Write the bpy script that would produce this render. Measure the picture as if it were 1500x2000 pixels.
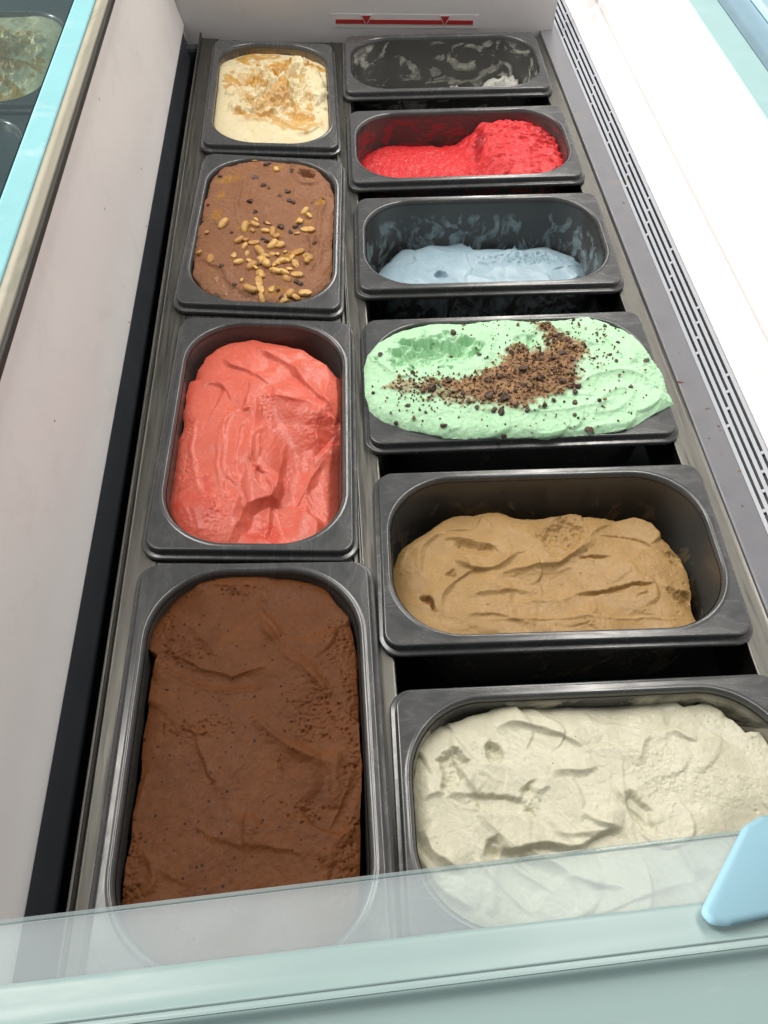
import bpy, bmesh, math, random
import numpy as np
from mathutils import Vector, Matrix, Euler

for o in list(bpy.data.objects): bpy.data.objects.remove(o)
S = bpy.context.scene
COL = S.collection
rnd = random.Random(7)

# ---------------------------------------------------------------- camera
CAM = (-0.01625, -0.51747, 0.50574); CROT = (0.63518, -0.03455, -0.06446); FPX = 1586.114
cd = bpy.data.cameras.new('camera'); cam = bpy.data.objects.new('camera', cd); COL.objects.link(cam)
cam.location = CAM; cam.rotation_euler = CROT
cd.sensor_fit = 'VERTICAL'; cd.sensor_height = 24.0; cd.lens = 24.0*FPX/2000.0
cd.clip_start = 0.01; cd.clip_end = 200
S.camera = cam
# ---------------------------------------------------------------- light
SUN_EL, SUN_AZ = 12.2, 262.0         # compass azimuth the light comes from (y = north): low from the left
w = bpy.data.worlds.new('World'); S.world = w; w.use_nodes = True
nt = w.node_tree; bg = nt.nodes['Background']
sky = nt.nodes.new('ShaderNodeTexSky'); sky.sky_type = 'NISHITA'; sky.sun_disc = False
sky.sun_elevation = math.radians(SUN_EL); sky.sun_rotation = math.radians(SUN_AZ)
hs = nt.nodes.new('ShaderNodeHueSaturation'); hs.inputs['Saturation'].default_value = .30
nt.links.new(sky.outputs[0], hs.inputs['Color']); nt.links.new(hs.outputs[0], bg.inputs[0]); bg.inputs[1].default_value = 0.055
sd_ = bpy.data.lights.new('sun', 'SUN'); sun = bpy.data.objects.new('sun', sd_); COL.objects.link(sun)
sd_.energy = 5.0; sd_.angle = math.radians(5.0); sd_.color = (1, .95, .90)
az = math.radians(SUN_AZ); el = math.radians(SUN_EL)
sdir = Vector((math.sin(az)*math.cos(el), math.cos(az)*math.cos(el), math.sin(el)))
sun.rotation_euler = (-sdir).to_track_quat('-Z', 'Y').to_euler()
# long lit batten over the counter (its streak shows in the dark pan rims)
ld = bpy.data.lights.new('ceiling_strip', 'AREA'); lamp = bpy.data.objects.new('ceiling_strip', ld); COL.objects.link(lamp)
ld.shape = 'RECTANGLE'; ld.size = 0.17; ld.size_y = 3.6; ld.energy = 40; ld.color = (1, .955, .89)
lamp.location = (0.575, 1.55, 1.5)
lamp.rotation_euler = (0, math.radians(22), 0)
# broad daylight falling in over the customer side
kd = bpy.data.lights.new('shop_opening', 'AREA'); key = bpy.data.objects.new('shop_opening', kd); COL.objects.link(key)
kd.shape = 'RECTANGLE'; kd.size = 0.55; kd.size_y = 2.2; kd.energy = 48; kd.color = (1, .955, .89)
key.location = (-1.25, .75, 1.75)
key.rotation_euler = (Vector((.05, .05, 0))-key.location).to_track_quat('-Z', 'Y').to_euler()
S.view_settings.view_transform = 'Standard'; S.view_settings.look = 'None'
S.view_settings.gamma = 1; S.view_settings.exposure = 0.15
S.view_settings.use_curve_mapping = False
S.cycles.use_denoising = True
S.cycles.max_bounces = 8

# ---------------------------------------------------------------- helpers
def link(name, me, mat=None, parent=None):
    o = bpy.data.objects.new(name, me); COL.objects.link(o)
    if mat is not None and me is not None and not me.materials: me.materials.append(mat)
    o.parent = parent
    return o
def tag(o, label=None, cat=None, group=None, kind=None):
    if label: o['label'] = label
    if cat: o['category'] = cat
    if group: o['group'] = group
    if kind: o['kind'] = kind
    return o
def empty(name, loc=(0,0,0), rot=(0,0,0)):
    o = bpy.data.objects.new(name, None); COL.objects.link(o); o.empty_display_size = .02
    o.location = loc; o.rotation_euler = rot; return o
def mesh_from(verts, faces, smooth=True):
    me = bpy.data.meshes.new('m'); me.from_pydata([tuple(v) for v in verts], [], faces)
    if smooth: me.polygons.foreach_set('use_smooth', [True]*len(me.polygons))
    me.update(); return me
def box_mesh(x0, x1, y0, y1, z0, z1, bev=0.0008):
    bm = bmesh.new(); bmesh.ops.create_cube(bm, size=1)
    for v in bm.verts:
        v.co = Vector(((x0+x1)/2+v.co.x*(x1-x0), (y0+y1)/2+v.co.y*(y1-y0), (z0+z1)/2+v.co.z*(z1-z0)))
    if bev: bmesh.ops.bevel(bm, geom=bm.edges[:], offset=bev, segments=2, affect='EDGES', profile=.5)
    me = bpy.data.meshes.new('m'); bm.to_mesh(me); bm.free(); return me
def extrude_profile(pts, y0, y1, thick=0.0, ny=1):
    """sheet through profile points (x, z) swept along y; thick > 0 gives it a back"""
    n = len(pts); V = []; F = []
    ys = [y0+(y1-y0)*k/ny for k in range(ny+1)]
    for y in ys:
        for (x, z) in pts: V.append((x, y, z))
    for k in range(ny):
        for i in range(n-1):
            F.append((k*n+i, k*n+i+1, (k+1)*n+i+1, (k+1)*n+i))
    me = mesh_from(V, F, False)
    if thick:
        bm = bmesh.new(); bm.from_mesh(me)
        bmesh.ops.recalc_face_normals(bm, faces=bm.faces[:])
        bmesh.ops.solidify(bm, geom=bm.faces[:], thickness=thick)
        bm.to_mesh(me); bm.free()
    return me
def rounded(p, segs=6):
    """round the inner corners of a profile; p = [(x, z, radius), ...]"""
    out = []
    for i, a in enumerate(p):
        r = a[2] if len(a) > 2 else 0
        if r == 0 or i in (0, len(p)-1): out.append((a[0], a[1])); continue
        A = Vector((a[0], a[1])); B = Vector(p[i-1][:2]); C = Vector(p[i+1][:2])
        P0 = A+(B-A).normalized()*r; P1 = A+(C-A).normalized()*r
        for k in range(segs+1):
            t = k/segs; q = P0*(1-t)**2+A*2*t*(1-t)+P1*t*t; out.append((q.x, q.y))
    return out

# ---- numpy noise
_rs = np.random.RandomState(3)
_P = _rs.permutation(512); _P = np.concatenate([_P, _P, _P]); _A = _rs.rand(512)*2*np.pi
_GX, _GY = np.cos(_A), np.sin(_A)
def perlin(x, y, seed=0):
    x = x+seed*17.31; y = y+seed*9.77
    xi = np.floor(x).astype(int); yi = np.floor(y).astype(int); fx = x-xi; fy = y-yi
    u = fx**3*(fx*(fx*6-15)+10); v = fy**3*(fy*(fy*6-15)+10)
    def g(ix, iy, dx, dy):
        h = _P[(_P[ix & 511]+iy) & 511]; return _GX[h]*dx+_GY[h]*dy
    a = g(xi, yi, fx, fy); b = g(xi+1, yi, fx-1, fy); c = g(xi, yi+1, fx, fy-1); d = g(xi+1, yi+1, fx-1, fy-1)
    return (a+(b-a)*u+(c-a)*v+(a-b-c+d)*u*v)*1.5
def fbm(x, y, o=4, seed=0, g=.5):
    s = 0; a = 1
    for k in range(o): s = s+a*perlin(x, y, seed+k); x = x*2.03; y = y*2.03; a *= g
    return s
def ridged(x, y, o=3, seed=0):
    s = 0; a = 1
    for k in range(o): s = s+a*(1-2*np.abs(perlin(x, y, seed+k))); x = x*2.1; y = y*2.1; a *= .5
    return s
def sstep(a, b, x):
    t = np.clip((x-a)/(b-a), 0, 1); return t*t*(3-2*t)
def smooth_path(pts, n=10):
    p = np.array(pts, float)
    if len(p) < 3: return p
    q = np.vstack([2*p[0]-p[1], p, 2*p[-1]-p[-2]]); out = []
    for i in range(1, len(q)-2):
        for t in np.linspace(0, 1, n, endpoint=False):
            a, b, c, d = q[i-1:i+3]
            out.append(.5*((2*b)+(-a+c)*t+(2*a-5*b+4*c-d)*t*t+(-a+3*b-3*c+d)*t**3))
    out.append(p[-1]); return np.array(out)
def path_dist(X, Y, pts):
    """distance, signed side (+ = left of travel) and arc parameter of every grid point"""
    p = smooth_path(pts); L = np.r_[0, np.cumsum(np.hypot(*(p[1:]-p[:-1]).T))]
    best = np.full(X.shape, 1e9); sg = np.zeros(X.shape); T = np.zeros(X.shape)
    for i in range(len(p)-1):
        a = p[i]; d = p[i+1]-a; l2 = d@d+1e-12
        t = np.clip(((X-a[0])*d[0]+(Y-a[1])*d[1])/l2, 0, 1)
        ex = X-a[0]-t*d[0]; ey = Y-a[1]-t*d[1]; D = np.hypot(ex, ey)
        m = D < best; best = np.where(m, D, best)
        sg = np.where(m, np.sign(d[0]*ey-d[1]*ex), sg); T = np.where(m, (L[i]+t*(L[i+1]-L[i]))/L[-1], T)
    return best, best*sg, T
def poly_sdf(X, Y, pts):
    p = np.array(pts); n = len(p); D = np.full(X.shape, 1e9); ins = np.zeros(X.shape, bool)
    for i in range(n):
        a = p[i]; b = p[(i+1) % n]; d = b-a
        t = np.clip(((X-a[0])*d[0]+(Y-a[1])*d[1])/(d@d+1e-12), 0, 1)
        D = np.minimum(D, np.hypot(X-a[0]-t*d[0], Y-a[1]-t*d[1]))
        c = ((a[1] > Y) != (b[1] > Y)) & (X < (b[0]-a[0])*(Y-a[1])/(b[1]-a[1]+1e-12)+a[0]); ins ^= c
    return np.where(ins, -D, D)
def rr_sdf(X, Y, hx, hy, r):
    qx = np.abs(X)-hx+r; qy = np.abs(Y)-hy+r
    return np.hypot(np.maximum(qx, 0), np.maximum(qy, 0))+np.minimum(np.maximum(qx, qy), 0)-r

# ---------------------------------------------------------------- materials
def new_mat(name):
    m = bpy.data.materials.new(name); m.use_nodes = True
    return m, m.node_tree, m.node_tree.nodes['Principled BSDF']
def nd(t, kind, **kw):
    n = t.nodes.new('ShaderNode'+kind)
    for k, v in kw.items():
        if k.startswith('i_'):
            key = k[2:].replace('_', ' '); n.inputs[key].default_value = v
        else: setattr(n, k, v)
    return n
def coords(t, scale=(1,1,1), which='Object'):
    c = nd(t, 'TexCoord'); mp = nd(t, 'Mapping'); mp.inputs['Scale'].default_value = scale
    t.links.new(c.outputs[which], mp.inputs[0]); return mp.outputs[0]
def ramp(t, src, p0, p1, c0=(0,0,0,1), c1=(1,1,1,1)):
    r = nd(t, 'ValToRGB'); r.color_ramp.elements[0].position = p0; r.color_ramp.elements[1].position = p1
    r.color_ramp.elements[0].color = c0; r.color_ramp.elements[1].color = c1
    t.links.new(src, r.inputs[0]); return r.outputs[0]
def mixc(t, fac, a, b):
    m = nd(t, 'Mix', data_type='RGBA')
    for s, v in ((0, fac), (6, a), (7, b)):
        if hasattr(v, 'node'): t.links.new(v, m.inputs[s])
        else: m.inputs[s].default_value = v if s == 0 else (*v, 1) if len(v) == 3 else v
    return m.outputs[2]
def mathn(t, op, a, b=0.0):
    m = nd(t, 'Math', operation=op)
    for i, v in enumerate((a, b)):
        if hasattr(v, 'node'): t.links.new(v, m.inputs[i])
        else: m.inputs[i].default_value = v
    return m.outputs[0]
def noise(t, vec, scale, detail=4, rough=.5, dist=0):
    n = nd(t, 'TexNoise', i_Scale=scale, i_Detail=detail, i_Roughness=rough, i_Distortion=dist)
    t.links.new(vec, n.inputs['Vector']); return n.outputs[0]
def voro(t, vec, scale, out='Distance'):
    n = nd(t, 'TexVoronoi', i_Scale=scale); t.links.new(vec, n.inputs['Vector']); return n.outputs[out]
def bump(t, b, src, strength, dist, chain=None):
    n = nd(t, 'Bump', i_Strength=strength, i_Distance=dist); t.links.new(src, n.inputs['Height'])
    if chain: t.links.new(chain, n.inputs['Normal'])
    t.links.new(n.outputs[0], b.inputs['Normal']); return n.outputs[0]

def mat_plastic(name, col, rough=.4, var=.06, specks=0.0, dirt=None, spec=.5, metal=0, bumpd=0.0002, stretch=(1,1,1)):
    m, t, b = new_mat(name); v = coords(t, stretch)
    n = noise(t, v, 9, 6, .6)
    c = mixc(t, n, [x*(1-var) for x in col], [min(1, x*(1+var)) for x in col])
    if dirt:
        d = ramp(t, noise(t, v, 22, 8, .7, .6), .56, .74); c = mixc(t, mathn(t, 'MULTIPLY', d, dirt[1]), c, dirt[0])
    if specks:
        dist = voro(t, v, 130); rc = voro(t, v, 130, 'Color')
        sp = mathn(t, 'MULTIPLY', mathn(t, 'LESS_THAN', dist, .16), mathn(t, 'LESS_THAN', rc, specks))
        c = mixc(t, mathn(t, 'MULTIPLY', sp, .8), c, (.05, .035, .025))
    t.links.new(c, b.inputs['Base Color'])
    r = nd(t, 'MapRange', i_From_Min=.3, i_From_Max=.7, i_To_Min=rough*.8, i_To_Max=min(1, rough*1.25)); t.links.new(noise(t, v, 40, 5), r.inputs[0])
    t.links.new(r.outputs[0], b.inputs['Roughness'])
    b.inputs['Specular IOR Level'].default_value = spec; b.inputs['Metallic'].default_value = metal
    bump(t, b, noise(t, v, 160, 4), .4, bumpd)
    return m
M_WALL = mat_plastic('white_liner', (.80, .775, .77), .42, .04, .08, ((.45, .36, .28), .18), bumpd=.0003)
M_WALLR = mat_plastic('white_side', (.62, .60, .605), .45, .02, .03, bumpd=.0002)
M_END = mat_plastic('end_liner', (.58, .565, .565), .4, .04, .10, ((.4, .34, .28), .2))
M_LEDGE = mat_plastic('grey_ledge', (.155, .158, .175), .38, .05, .10, ((.30, .24, .20), .35))
M_VENT = mat_plastic('vent_grey', (.44, .465, .51), .4, .04, .05, ((.34, .26, .2), .4))
M_DARK = mat_plastic('dark_void', (.012, .014, .017), .5, .2)
M_PIT = mat_plastic('pit_plastic', (.055, .06, .07), .45, .15)
M_GASK = mat_plastic('gasket', (.035, .033, .028), .6, .3)
M_OLIVE = mat_plastic('worn_trim', (.30, .28, .22), .5, .12, .15, ((.10, .12, .09), .7), stretch=(1, .25, 1))
M_CYAN = mat_plastic('sky_tinted_rail', (.24, .50, .54), .30, .10, .0, ((.42, .60, .62), .7), spec=.6, metal=.0)  # cyan of the reflected sky is put into the base colour
M_TEAL = mat_plastic('teal_rail', (.30, .46, .47), .35, .04, .02)
M_TEAL2 = mat_plastic('blue_rail', (.20, .31, .38), .35, .04, .02)
M_TEAL3 = mat_plastic('pale_blue_rail', (.30, .44, .50), .35, .04)
M_BAR = mat_plastic('mint_bar', (.27, .37, .365), .35, .05, .05, ((.5, .56, .55), .4), stretch=(.3, 1, 1))
M_BLUE = mat_plastic('sky_blue_plastic', (.20, .36, .44), .75, .03)
M_SEAL = mat_plastic('yellowed_sealant', (.62, .52, .30), .6, .1)
M_RED = mat_plastic('red_print', (.36, .02, .02), .4, .08)
M_STICK = mat_plastic('sticker_white', (.61, .59, .585), .35, .03)
M_SLATE = mat_plastic('slate', (.05, .07, .08), .4, .2)

def mat_steel():
    m, t, b = new_mat('brushed_steel'); v = coords(t, (60, 2.2, 60))
    n = noise(t, v, 6, 6, .65)
    v2 = coords(t)
    d = ramp(t, noise(t, v2, 45, 6, .7, .5), .45, .75)
    c = mixc(t, n, (.085, .085, .078), (.19, .187, .172)); c = mixc(t, mathn(t, 'MULTIPLY', d, .55), c, (.16, .145, .12))
    t.links.new(c, b.inputs['Base Color']); b.inputs['Metallic'].default_value = 1
    r = nd(t, 'MapRange', i_From_Min=.3, i_From_Max=.7, i_To_Min=.28, i_To_Max=.52); t.links.new(n, r.inputs[0])
    t.links.new(r.outputs[0], b.inputs['Roughness'])
    bump(t, b, n, .25, .0002); return m
M_STEEL = mat_steel()
def mat_pan():
    m, t, b = new_mat('dark_pan'); v = coords(t)
    n = noise(t, v, 14, 6, .65)
    c = mixc(t, n, (.050, .053, .055), (.078, .080, .081))
    # scattered dry splashes
    dist = voro(t, v, 95); rc = voro(t, v, 95, 'Color')
    sp = mathn(t, 'MULTIPLY', mathn(t, 'LESS_THAN', dist, .11), mathn(t, 'LESS_THAN', rc, .16))
    c = mixc(t, mathn(t, 'MULTIPLY', sp, .55), c, (.34, .31, .27))
    wip = mathn(t, 'MULTIPLY', ramp(t, noise(t, coords(t, (1, 2.4, 1)), 17, 7, .72, 1.4), .54, .78), .16); c = mixc(t, wip, c, (.32, .30, .27))
    t.links.new(c, b.inputs['Base Color'])
    sm = ramp(t, noise(t, coords(t, (1, 3, 1)), 26, 7, .7, 1.0), .35, .8)
    r = nd(t, 'MapRange', i_To_Min=.17, i_To_Max=.38); t.links.new(sm, r.inputs[0]); t.links.new(r.outputs[0], b.inputs['Roughness'])
    b.inputs['Specular IOR Level'].default_value = .7
    bump(t, b, noise(t, v, 30, 3), .05, .0006)
    return m
M_PAN = mat_pan()
def mat_basin(name, smear, thr, zlo, zhi, opacity=.85, scale=30, seed=0.0, stretch=(1, 1, .7)):
    """pan inside with dried smears of its ice cream between two depths"""
    m, t, b = new_mat(name)
    c0 = nd(t, 'TexCoord'); mp = nd(t, 'Mapping'); mp.inputs['Scale'].default_value = stretch; mp.inputs['Location'].default_value = (seed, seed*2, seed)
    t.links.new(c0.outputs['Object'], mp.inputs[0]); v = mp.outputs[0]
    n1 = noise(t, v, scale, 5, .55, 1.6); n2 = noise(t, v, scale*4, 5, .6, .4)
    mask = mathn(t, 'MULTIPLY', ramp(t, n1, thr, thr+.07), ramp(t, n2, .30, .62))
    sx = nd(t, 'SeparateXYZ'); t.links.new(c0.outputs['Object'], sx.inputs[0])
    z = sx.outputs[2]
    hi = nd(t, 'MapRange', i_From_Min=zhi-.006, i_From_Max=zhi, i_To_Min=1, i_To_Max=0); t.links.new(z, hi.inputs[0])
    lo = nd(t, 'MapRange', i_From_Min=zlo, i_From_Max=zlo+.012, i_To_Min=0, i_To_Max=1); t.links.new(z, lo.inputs[0])
    mask = mathn(t, 'MULTIPLY', mathn(t, 'MULTIPLY', mask, hi.outputs[0]), lo.outputs[0])
    mask = mathn(t, 'MULTIPLY', mask, opacity)
    base = mixc(t, noise(t, v, 16, 5), (.056, .056, .054), (.085, .084, .080))
    t.links.new(mixc(t, mask, base, smear), b.inputs['Base Color'])
    r = nd(t, 'MapRange', i_To_Min=.24, i_To_Max=.5); t.links.new(mask, r.inputs[0]); t.links.new(r.outputs[0], b.inputs['Roughness'])
    bump(t, b, mask, .6, .0008)
    return m

def mat_cream(name, col, col2, sauce=None, sauce2=None, speck=None, sss=.25, rough=.5, grain=.5, wet=.12, scale=1.0, rad=(1, .6, .4), gloss_sauce=False, spec=.30):
    """ice cream; the 'mask' attribute carries r = sauce/stain or darker patches, g = open porous texture, b = smooth wet film"""
    col = [x**1.12 for x in col]; col2 = [x**1.12 for x in col2]
    m, t, b = new_mat(name); v = coords(t)
    at = nd(t, 'Attribute', attribute_name='mask'); sp = nd(t, 'SeparateColor'); t.links.new(at.outputs['Color'], sp.inputs[0])
    R, G, B = sp.outputs[0], sp.outputs[1], sp.outputs[2]
    n = noise(t, v, 28*scale, 6, .6, .8)
    c = mixc(t, ramp(t, n, .3, .72), col, col2)
    c = mixc(t, mathn(t, 'MULTIPLY', ramp(t, noise(t, v, 340, 3, .7), .40, .68), .30*grain), c, [x*.72 for x in col]); c = mixc(t, mathn(t, 'MULTIPLY', ramp(t, noise(t, v, 210, 4, .7), .50, .72), .28*grain), c, [min(1, x*1.26) for x in col2])
    if sauce:
        sc = mixc(t, ramp(t, noise(t, v, 70, 5, .6, .6), .35, .65), sauce, sauce2 or sauce)
        c = mixc(t, R, c, sc)
    if speck:
        for (sc_, th, frac, colr, op) in speck:
            d = voro(t, v, sc_); rc = voro(t, v, sc_, 'Color')
            s = mathn(t, 'MULTIPLY', mathn(t, 'LESS_THAN', d, th), mathn(t, 'LESS_THAN', rc, frac))
            c = mixc(t, mathn(t, 'MULTIPLY', s, op), c, colr)
    t.links.new(c, b.inputs['Base Color'])
    b.inputs['Subsurface Weight'].default_value = sss; b.inputs['Subsurface Radius'].default_value = rad
    b.inputs['Subsurface Scale'].default_value = .003
    rn = noise(t, v, 150, 4, .6)
    rr = nd(t, 'MapRange', i_From_Min=.3, i_From_Max=.7, i_To_Min=rough*.75, i_To_Max=min(1, rough*1.3)); t.links.new(rn, rr.inputs[0])
    ro = mathn(t, 'MULTIPLY', rr.outputs[0], mathn(t, 'SUBTRACT', 1.0, mathn(t, 'MULTIPLY', B, .55)))
    if sauce and gloss_sauce: ro = mathn(t, 'MULTIPLY', ro, mathn(t, 'SUBTRACT', 1.0, mathn(t, 'MULTIPLY', R, .45)))
    t.links.new(ro, b.inputs['Roughness'])
    b.inputs['Specular IOR Level'].default_value = spec; b.inputs['Coat Weight'].default_value = wet; b.inputs['Coat Roughness'].default_value = .25
    fine = noise(t, v, 420, 3, .6); med = noise(t, v, 130, 5, .62, .4)
    pores = ramp(t, voro(t, v, 330), .0, .45)
    n1 = bump(t, b, med, .6*grain, .0017)
    n2 = bump(t, b, fine, .5*grain, .0009, n1)
    bp = nd(t, 'Bump', i_Distance=.0012); t.links.new(pores, bp.inputs['Height']); t.links.new(n2, bp.inputs['Normal'])
    t.links.new(mathn(t, 'MULTIPLY', G, .45), bp.inputs['Strength']); t.links.new(bp.outputs[0], b.inputs['Normal'])
    return m

def mat_nut(name, col, col2, rough=.45):
    m, t, b = new_mat(name); v = coords(t); oi = nd(t, 'ObjectInfo')
    c = mixc(t, oi.outputs['Random'], col, col2); n = noise(t, v, 220, 4)
    c = mixc(t, ramp(t, n, .5, .75), c, [x*.55 for x in col2])
    t.links.new(c, b.inputs['Base Color']); b.inputs['Roughness'].default_value = rough
    b.inputs['Subsurface Weight'].default_value = .08; b.inputs['Subsurface Scale'].default_value = .002
    bump(t, b, noise(t, v, 500, 3), .4, .0003); return m
M_NUT = mat_nut('peanut', (.72, .46, .14), (.46, .23, .06))
M_CHIP = mat_nut('dark_chocolate', (.045, .022, .014), (.085, .042, .026), .4)
M_CRUMB = mat_nut('cookie_crumb', (.20, .10, .045), (.12, .06, .03), .7)
M_FLAKE = mat_nut('dry_flake', (.20, .10, .05), (.26, .14, .07), .7)

def mat_glass(name, film, filmcol, gloss=.10, rough=.02, tint=(.9, .97, .96)):
    """thin pane with a pale diffuse film mixed in"""
    m, t, b = new_mat(name); t.nodes.remove(b); out = t.nodes['Material Output']; v = coords(t)
    tr = nd(t, 'BsdfTransparent'); tr.inputs[0].default_value = (*tint, 1)
    gl = nd(t, 'BsdfGlossy'); gl.inputs['Roughness'].default_value = rough
    fr = nd(t, 'Fresnel', i_IOR=1.5)
    mx = nd(t, 'MixShader'); ge = nd(t, 'NewGeometry'); t.links.new(mathn(t, 'MULTIPLY', mathn(t, 'MULTIPLY', fr.outputs[0], gloss*10), mathn(t, 'SUBTRACT', 1.0, ge.outputs['Backfacing'])), mx.inputs[0]); t.links.new(tr.outputs[0], mx.inputs[1]); t.links.new(gl.outputs[0], mx.inputs[2])
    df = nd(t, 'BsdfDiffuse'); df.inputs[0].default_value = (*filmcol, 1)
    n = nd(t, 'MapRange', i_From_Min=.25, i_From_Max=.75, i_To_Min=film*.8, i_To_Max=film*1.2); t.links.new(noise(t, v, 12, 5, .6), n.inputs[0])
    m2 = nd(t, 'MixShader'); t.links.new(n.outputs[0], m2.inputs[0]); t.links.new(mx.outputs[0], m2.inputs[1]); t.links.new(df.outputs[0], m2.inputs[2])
    t.links.new(m2.outputs[0], out.inputs[0]); return m
M_LID = mat_glass('painted_haze_glass', .30, (.60, .65, .68), .006)  # pale film stands in for sky reflected in the pane
M_SIDEGLASS = mat_glass('side_glass', .05, (.40, .50, .52), .10, tint=(.66, .74, .74))
M_EDGE = mat_glass('glass_edge', .40, (.40, .46, .47), .05)

# ---------------------------------------------------------------- freezer cabinet
XC, HC = CAM[0], CAM[2]
def XT(tan, z): return XC+tan*(HC-z)        # x of a front-to-back line at height z
Y0, Y1 = -0.62, 0.672
cab = empty('freezer_cabinet', (0, 0, -.16))
tag(cab, 'white ice cream display freezer holding two columns of dark pans', 'freezer')
def cpart(name, me, mat, parent=None):
    o = link(name, me, mat, parent or cab)
    o.matrix_parent_inverse = Matrix.Translation((0, 0, .16)) if parent is None else Matrix()
    return o
ZG = .165
pl = rounded([(XT(-.3492, .0)-.003, .001), (XT(-.3492, .004), .004, .003), (-.1985, .03, .012), (-.2080, .085, .012), (XT(-.499, .112), .112, .007), (-.2150, .130, .007), (XT(-.5604, ZG)-.0075, .146, .006), (XT(-.5604, ZG)-.008, ZG-.002)], 8)
o = cpart('side_wall', extrude_profile(pl, Y0, Y1, ny=20), M_WALL); o.data.polygons.foreach_set('use_smooth', [True]*len(o.data.polygons))
cpart('pit_wall', extrude_profile([(-.172, -.15), (-.1885, -.03), (-.1952, .0008)], Y0, Y1), M_PIT)
xg = XT(-.5604, ZG); x5 = XT(-.6072, ZG+.003); x6 = XT(-.6653, ZG+.003)
cpart('gasket', box_mesh(xg-.009, xg, Y0, Y1-.001, ZG-.006, ZG+.0005, .0008), M_GASK)
cpart('worn_trim', extrude_profile(rounded([(xg-.0025, ZG-.001), (xg-.0030, ZG+.0018, .001), (xg-.008, ZG+.0038, .002), (x5+.0003, ZG+.002)], 3), Y0, Y1, ny=1), M_OLIVE)
cpart('top_rail', extrude_profile(rounded([(x5, ZG-.004), (x5, ZG+.003, .0015), (x6, ZG+.003, .002), (x6-.0015, ZG-.004)], 3), Y0, Y1), M_CYAN)
cpart('rail_side', extrude_profile([(x6-.0018, ZG+.0015), (x6-.0018, -.12)], Y0, 1.1), M_SLATE)
cpart('pit_end', box_mesh(-.205, -.163, .6560, .6715, -.15, -.016, .005), M_PIT)
cpart('floor', box_mesh(-.5, .35, Y0, 1.1, -.18, -.15, 0), M_DARK)
# right: ledge, vent, sloping white side, outer rails
cpart('ledge', extrude_profile(rounded([(XT(.619, .003), -.05), (XT(.619, .003), .003, .0015), (XT(.6666, .003)+.0002, .003)], 3), Y0, 1.1), M_LEDGE)
VA = Vector((XT(.6666, .0032), .0032)); VB = Vector((XT(.7256, .018), .018)); vd = (VB-VA); vl = vd.length; vd.normalize(); vn = Vector((-vd.y, vd.x))
grille = cpart('vent_grille', extrude_profile([tuple(VA-vn*.0022), tuple(VB-vn*.0022)], Y0, 1.1), M_DARK)
sw = vl/9.2
def vbar(c, half, y0, y1, hgt):
    P = [VA+vd*(c-half)-vn*hgt, VA+vd*(c-half)+vn*.0002, VA+vd*(c+half)+vn*.0002, VA+vd*(c+half)-vn*hgt]
    V = [(p.x, y, p.y) for y in (y0, y1) for p in P]
    return mesh_from(V, [(0, 1, 5, 4), (1, 2, 6, 5), (2, 3, 7, 6), (0, 3, 2, 1), (4, 5, 6, 7)], False)
def sub(name, me, mat, parent):
    o = link(name, me, mat, parent); o.matrix_parent_inverse = Matrix(); return o
for k in range(5):
    sub('slat', vbar(sw*(.6+2*k), sw*(.56 if k not in (0, 4) else .56), Y0, 1.1, .0018), M_VENT, grille)
for k in range(4):
    me = vbar(sw*(1.6+2*k), sw*.5, -.0015, .0015, .0018); 
    y = .069-.017*(3-k)+.0895*11
    while y > Y0+.02:
        if y < 1.0:
            o = sub('slot_bridge', me, M_VENT, grille); o.location = (0, y, 0)
            if not me.materials: me.materials.append(M_VENT)
        y -= .0895
zs = .0345; xs = XT(.822, zs)
wr = rounded([(VB.x+.0003, VB.y-.004), (VB.x+.0006, VB.y+.0006, .0005), (XT(.775, .0225), .0225, .008), (xs-.0010, zs-.0012), (xs-.0003, zs-.0012), (xs-.0003, zs+.0002), (xs-.0006, zs+.0008), (XT(.90, .070), .070, .015), (XT(1.01, .108), .108, .007), (XT(1.06, .119), .119, .005), (XT(1.0977, .1205), .1205)], 8)
o = cpart('side_panel', extrude_profile(wr, Y0, 1.1), M_WALLR)
cpart('counter_rail', extrude_profile(rounded([(XT(1.0977, .1225)+.0006, .10), (XT(1.0977, .1225)+.0006, .1225, .001), (XT(1.1914, .1225)-.0007, .1225, .001), (XT(1.1914, .1225)-.0007, .10)], 3), Y0, 1.1), M_TEAL)
cpart('counter_rail', extrude_profile(rounded([(XT(1.1914, .119), .10), (XT(1.1914, .119), .119, .001), (XT(1.2928, .119)-.0012, .119, .001), (XT(1.2928, .119)-.0012, .10)], 3), Y0, 1.1), M_TEAL2)
cpart('counter_rail', extrude_profile(rounded([(XT(1.2928, .119)+.0008, .10), (XT(1.2928, .119)+.0008, .126, .002), (.70, .126)], 3), Y0, 1.1), M_TEAL3)
cpart('counter_base', box_mesh(.4065, .70, Y0, 1.1, .06, .101, 0), M_DARK)
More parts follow.
